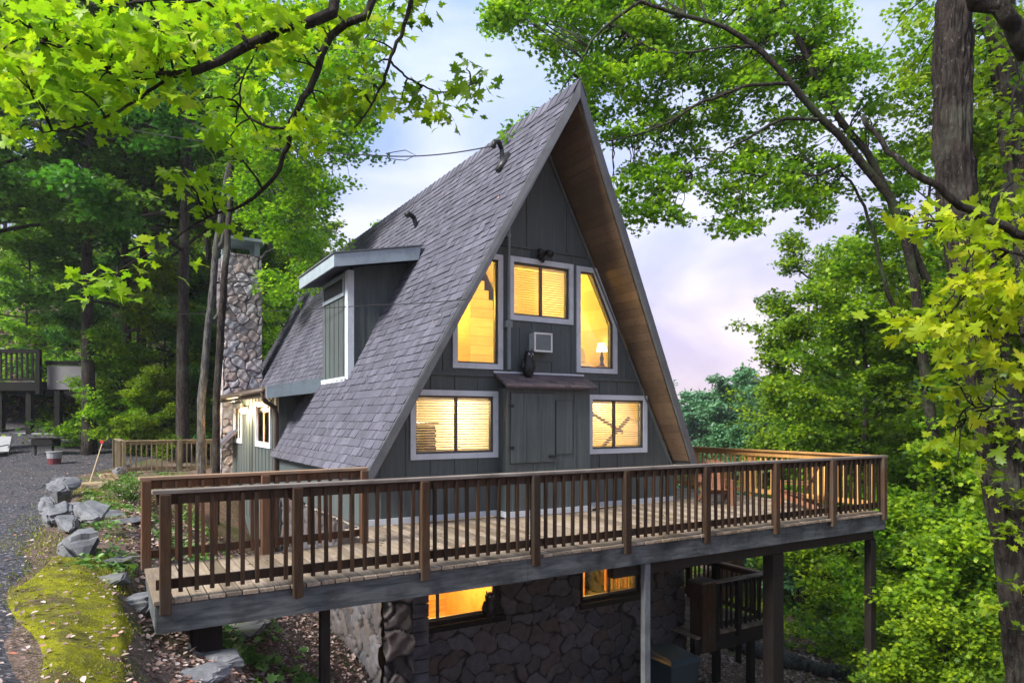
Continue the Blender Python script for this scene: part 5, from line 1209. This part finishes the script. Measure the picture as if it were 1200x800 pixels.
def plant(k, px, d, label, group=None, sc_=1., lm=None, rot=None, dz=0):
    p = PR[k]
    if k in used: o = copy_tree(p)
    else: o = p; used.add(k)
    g0 = gp(px, d); o.location = (g0.x, g0.y, g0.z+dz); o.rotation_euler = (0, 0, rngp.random()*6.28 if rot is None else rot)
    s = sc_*rngp.uniform(.93, 1.07); o.scale = (s, s, s*rngp.uniform(.95, 1.08)); o['label'] = label
    if 'group' in o: del o['group']
    if group: o['group'] = group
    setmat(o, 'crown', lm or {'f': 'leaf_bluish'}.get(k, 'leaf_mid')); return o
# named trunks on the left
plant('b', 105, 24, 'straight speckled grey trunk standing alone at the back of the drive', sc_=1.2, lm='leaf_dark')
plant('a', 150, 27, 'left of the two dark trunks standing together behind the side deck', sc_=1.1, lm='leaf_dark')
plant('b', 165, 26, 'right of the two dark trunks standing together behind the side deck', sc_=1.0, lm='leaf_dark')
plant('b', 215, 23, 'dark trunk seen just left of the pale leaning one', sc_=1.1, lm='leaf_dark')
LBL_L = 'dense dark green tree in the wood behind the gravel drive'
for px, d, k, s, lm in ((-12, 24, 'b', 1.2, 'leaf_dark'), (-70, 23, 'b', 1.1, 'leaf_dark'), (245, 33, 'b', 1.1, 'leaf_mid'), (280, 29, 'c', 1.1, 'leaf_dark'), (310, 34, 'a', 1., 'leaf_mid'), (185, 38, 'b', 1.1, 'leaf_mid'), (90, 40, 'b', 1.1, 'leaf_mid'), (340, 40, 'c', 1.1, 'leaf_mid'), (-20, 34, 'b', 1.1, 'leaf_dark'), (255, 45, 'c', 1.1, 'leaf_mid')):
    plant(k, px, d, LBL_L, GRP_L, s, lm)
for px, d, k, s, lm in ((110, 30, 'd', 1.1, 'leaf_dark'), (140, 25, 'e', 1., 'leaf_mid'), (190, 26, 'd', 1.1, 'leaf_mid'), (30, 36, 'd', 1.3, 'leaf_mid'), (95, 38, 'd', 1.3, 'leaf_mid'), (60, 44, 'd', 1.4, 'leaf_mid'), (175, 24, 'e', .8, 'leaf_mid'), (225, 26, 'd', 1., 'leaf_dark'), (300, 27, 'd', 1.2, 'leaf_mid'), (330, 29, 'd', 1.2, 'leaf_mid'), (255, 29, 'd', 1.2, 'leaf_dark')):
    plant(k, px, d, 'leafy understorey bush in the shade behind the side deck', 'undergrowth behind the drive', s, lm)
LBL_R = 'bright green forest tree on the slope right of the house'
for px, d, k, s, lm in ((940, 26, 'c', 1.0, 'leaf_mid'), (1010, 23, 'c', 1.05, 'leaf_mid'), (1090, 22, 'a', 1.05, 'leaf_mid'), (1170, 19, 'c', 1.1, 'leaf_mid'), (1240, 16, 'a', 1., 'leaf_mid'), (1140, 27, 'b', 1.1, 'leaf_mid'), (1220, 25, 'b', 1.1, 'leaf_mid'), (985, 32, 'a', 1., 'leaf_mid'), (1060, 34, 'b', 1.1, 'leaf_mid'), (1180, 36, 'a', 1.2, 'leaf_mid'), (1300, 20, 'b', 1.1, 'leaf_mid'), (1110, 42, 'b', 1.2, 'leaf_mid'), (1010, 44, 'b', 1.05, 'leaf_mid')):
    plant(k, px, d, LBL_R, GRP_R, s, lm)
for px, d, k, s, lm in ((930, 28, 'e', 1.2, 'leaf_bluish'), (900, 28, 'd', 1.2, 'leaf_bluish'), (1050, 19, 'd', 1.0, 'leaf_mid'), (1060, 16.5, 'e', 1.1, 'leaf_mid'), (1130, 14, 'd', .95, 'leaf_mid'), (1080, 20, 'd', 1.2, 'leaf_mid'), (1180, 12, 'e', 1.1, 'leaf_mid'), (1150, 17, 'd', 1.2, 'leaf_mid'), (985, 27, 'd', 1.1, 'leaf_mid'), (1030, 24, 'd', 1.3, 'leaf_mid'), (1210, 14, 'd', 1.1, 'leaf_mid'), (1100, 11.5, 'e', .9, 'leaf_mid'), (860, 30, 'd', 1.2, 'leaf_bluish'), (1090, 9.5, 'e', .7, 'leaf_mid')):
    plant(k, px, d, 'low leafy bush growing on the bank beyond the right deck posts', 'bushes on the right bank', s, lm)
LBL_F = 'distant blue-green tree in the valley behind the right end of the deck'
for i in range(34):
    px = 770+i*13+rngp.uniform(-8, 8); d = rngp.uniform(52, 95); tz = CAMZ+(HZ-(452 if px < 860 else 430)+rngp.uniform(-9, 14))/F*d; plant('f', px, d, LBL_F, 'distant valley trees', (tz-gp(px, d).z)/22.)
for i in range(16):
    px = -30+i*34; d = rngp.uniform(60, 85); plant('f', px, d, 'distant tree on the hill behind the neighbour deck', 'distant hill trees', rngp.uniform(.8, 1.), 'leaf_mid')
g0 = gpt(152, 590)
rngs = np.random.default_rng(5); C, rd = sprays(rngs, np.array([[g0.x+rngs.normal(0, .3), g0.y+.3+rngs.normal(0, .25), g0.z+.1+.35*rngs.random()] for _ in range(26)]), 60, .16, .7)
sb_ = thing('fern_bush', 'low feathery green shrub on the bank just left of the walkway post', 'shrub', tuple(g0), frame='W')
link('foliage', leafmesh('foliage', C-np.array(list(g0)), .05, OVAL, rngs, .8, rnd=rd), M['leaf_ground'], sb_)
q = MB(); [q.tube([g0-Vector((0, 0, .05)), g0+Vector((rngs.normal(0, .15), .3+rngs.normal(0, .1), .4))], [.01, .004], 4) for _ in range(7)]; q.build('stem', M['bark'], sb_)
# ------------------------------------------------------------------ air, light, sky, camera
HAZE = True
if HAZE:
    q = MB(); q.box(-140, 140, -25, 150, -22, 34)
    m = NT('haze'); pv = m.n('VolumePrincipled'); pv.inputs['Density'].default_value = .0005; pv.inputs['Color'].default_value = (.86, .92, .97, 1); pv.inputs['Anisotropy'].default_value = .2
    m.t.links.new(pv.outputs[0], m.out.inputs['Volume']); hzo = q.single('haze', m.m, (0, 0, 0), None, None, frame='W', kind='stuff'); hzo['label'] = 'thin evening haze in the air over the valley'
sun = bpy.data.lights.new('sun', 'SUN'); sun.energy = 4.0; sun.angle = R(18); sun.color = (1, .96, .90)
so = bpy.data.objects.new('sun', sun); COL.objects.link(so)
SAZ, SEL = R(-128), R(40)     # azimuth from +Y clockwise, negative = left
sd3 = Vector((math.sin(SAZ)*math.cos(SEL), math.cos(SAZ)*math.cos(SEL), math.sin(SEL)))
so.rotation_euler = sd3.to_track_quat('Z', 'Y').to_euler(); so.location = sd3*50
W = bpy.data.worlds.new('World'); sc.world = W; W.use_nodes = True; nt = W.node_tree; nt.nodes.clear()
out = nt.nodes.new('ShaderNodeOutputWorld'); bg = nt.nodes.new('ShaderNodeBackground'); nt.links.new(bg.outputs[0], out.inputs[0])
sky = nt.nodes.new('ShaderNodeTexSky'); sky.sky_type = 'NISHITA'; sky.sun_disc = False; sky.sun_elevation = SEL; sky.sun_rotation = SAZ % (2*math.pi)
tc = nt.nodes.new('ShaderNodeTexCoord'); mp = nt.nodes.new('ShaderNodeMapping'); mp.inputs['Scale'].default_value = (1, 1, 2.6); nt.links.new(tc.outputs['Generated'], mp.inputs[0])
nz = nt.nodes.new('ShaderNodeTexNoise'); nz.inputs['Scale'].default_value = 2.3; nz.inputs['Detail'].default_value = 7; nz.inputs['Roughness'].default_value = .52; nz.inputs['Distortion'].default_value = .5; nt.links.new(mp.outputs[0], nz.inputs['Vector'])
def wr(fac, stops):
    r = nt.nodes.new('ShaderNodeValToRGB'); nt.links.new(fac, r.inputs[0])
    while len(r.color_ramp.elements) < len(stops): r.color_ramp.elements.new(.5)
    for e, (p, c) in zip(r.color_ramp.elements, stops): e.position = p; e.color = tuple(c)+(1,) if hasattr(c, '__len__') else (c, c, c, 1)
    return r.outputs[0]
def wmix(f, a, b, bt='MIX'):
    m_ = nt.nodes.new('ShaderNodeMix'); m_.data_type = 'RGBA'; m_.blend_type = bt
    for i, v in ((0, f), (6, a), (7, b)):
        if isinstance(v, bpy.types.NodeSocket): nt.links.new(v, m_.inputs[i])
        else: m_.inputs[i].default_value = v if not hasattr(v, '__len__') else tuple(v)+(1,)
    return m_.outputs[2]
sx = nt.nodes.new('ShaderNodeSeparateXYZ'); nt.links.new(tc.outputs['Generated'], sx.inputs[0])
SK = 1.0  # cloud deck colours are divided by the background strength below
elev = wr(sx.outputs[2], [(0.0, (1.05, .66, .62)), (.13, (.98, .66, .74)), (.27, (.76, .68, .88)), (.45, (.66, .71, .93)), (.9, (.68, .76, .95))])
leftb = wr(sx.outputs[0], [(0, (.80, .98, 1.10)), (.45, (.92, 1.0, 1.04)), (.62, (1.06, 1.0, 1.0))])
base = wmix(1., elev, leftb, 'MULTIPLY')
cl = wr(nz.outputs['Fac'], [(.40, 0), (.62, 1)])
cc = wmix(cl, wmix(1., base, (.68, .74, .90), 'MULTIPLY'), wmix(.48, base, (1.0, .96, .98)))
scl = nt.nodes.new('ShaderNodeVectorMath'); scl.operation = 'SCALE'; scl.inputs[3].default_value = 4.9; nt.links.new(cc, scl.inputs[0])
fin = wmix(.90, sky.outputs[0], scl.outputs[0]); nt.links.new(fin, bg.inputs[0]); bg.inputs[1].default_value = .12
cam = bpy.data.cameras.new('camera'); co = bpy.data.objects.new('camera', cam); COL.objects.link(co); co.location = (0, 0, CAMZ); co.rotation_euler = (R(90), 0, 0)
cam.sensor_width = 36; cam.lens = 24; cam.shift_y = (HZ-400)/1200; cam.clip_end = 3000; cam.clip_start = .05; sc.camera = co
sc.view_settings.view_transform = 'Standard'; sc.view_settings.look = 'None'; sc.view_settings.exposure = 1.15; sc.view_settings.gamma = 1
sc.cycles.use_denoising = True; sc.cycles.max_bounces = 7; sc.cycles.transparent_max_bounces = 12; sc.cycles.volume_bounces = 0; sc.cycles.diffuse_bounces = 3; sc.cycles.sample_clamp_indirect = 6
print('all ok', len(bpy.data.objects))
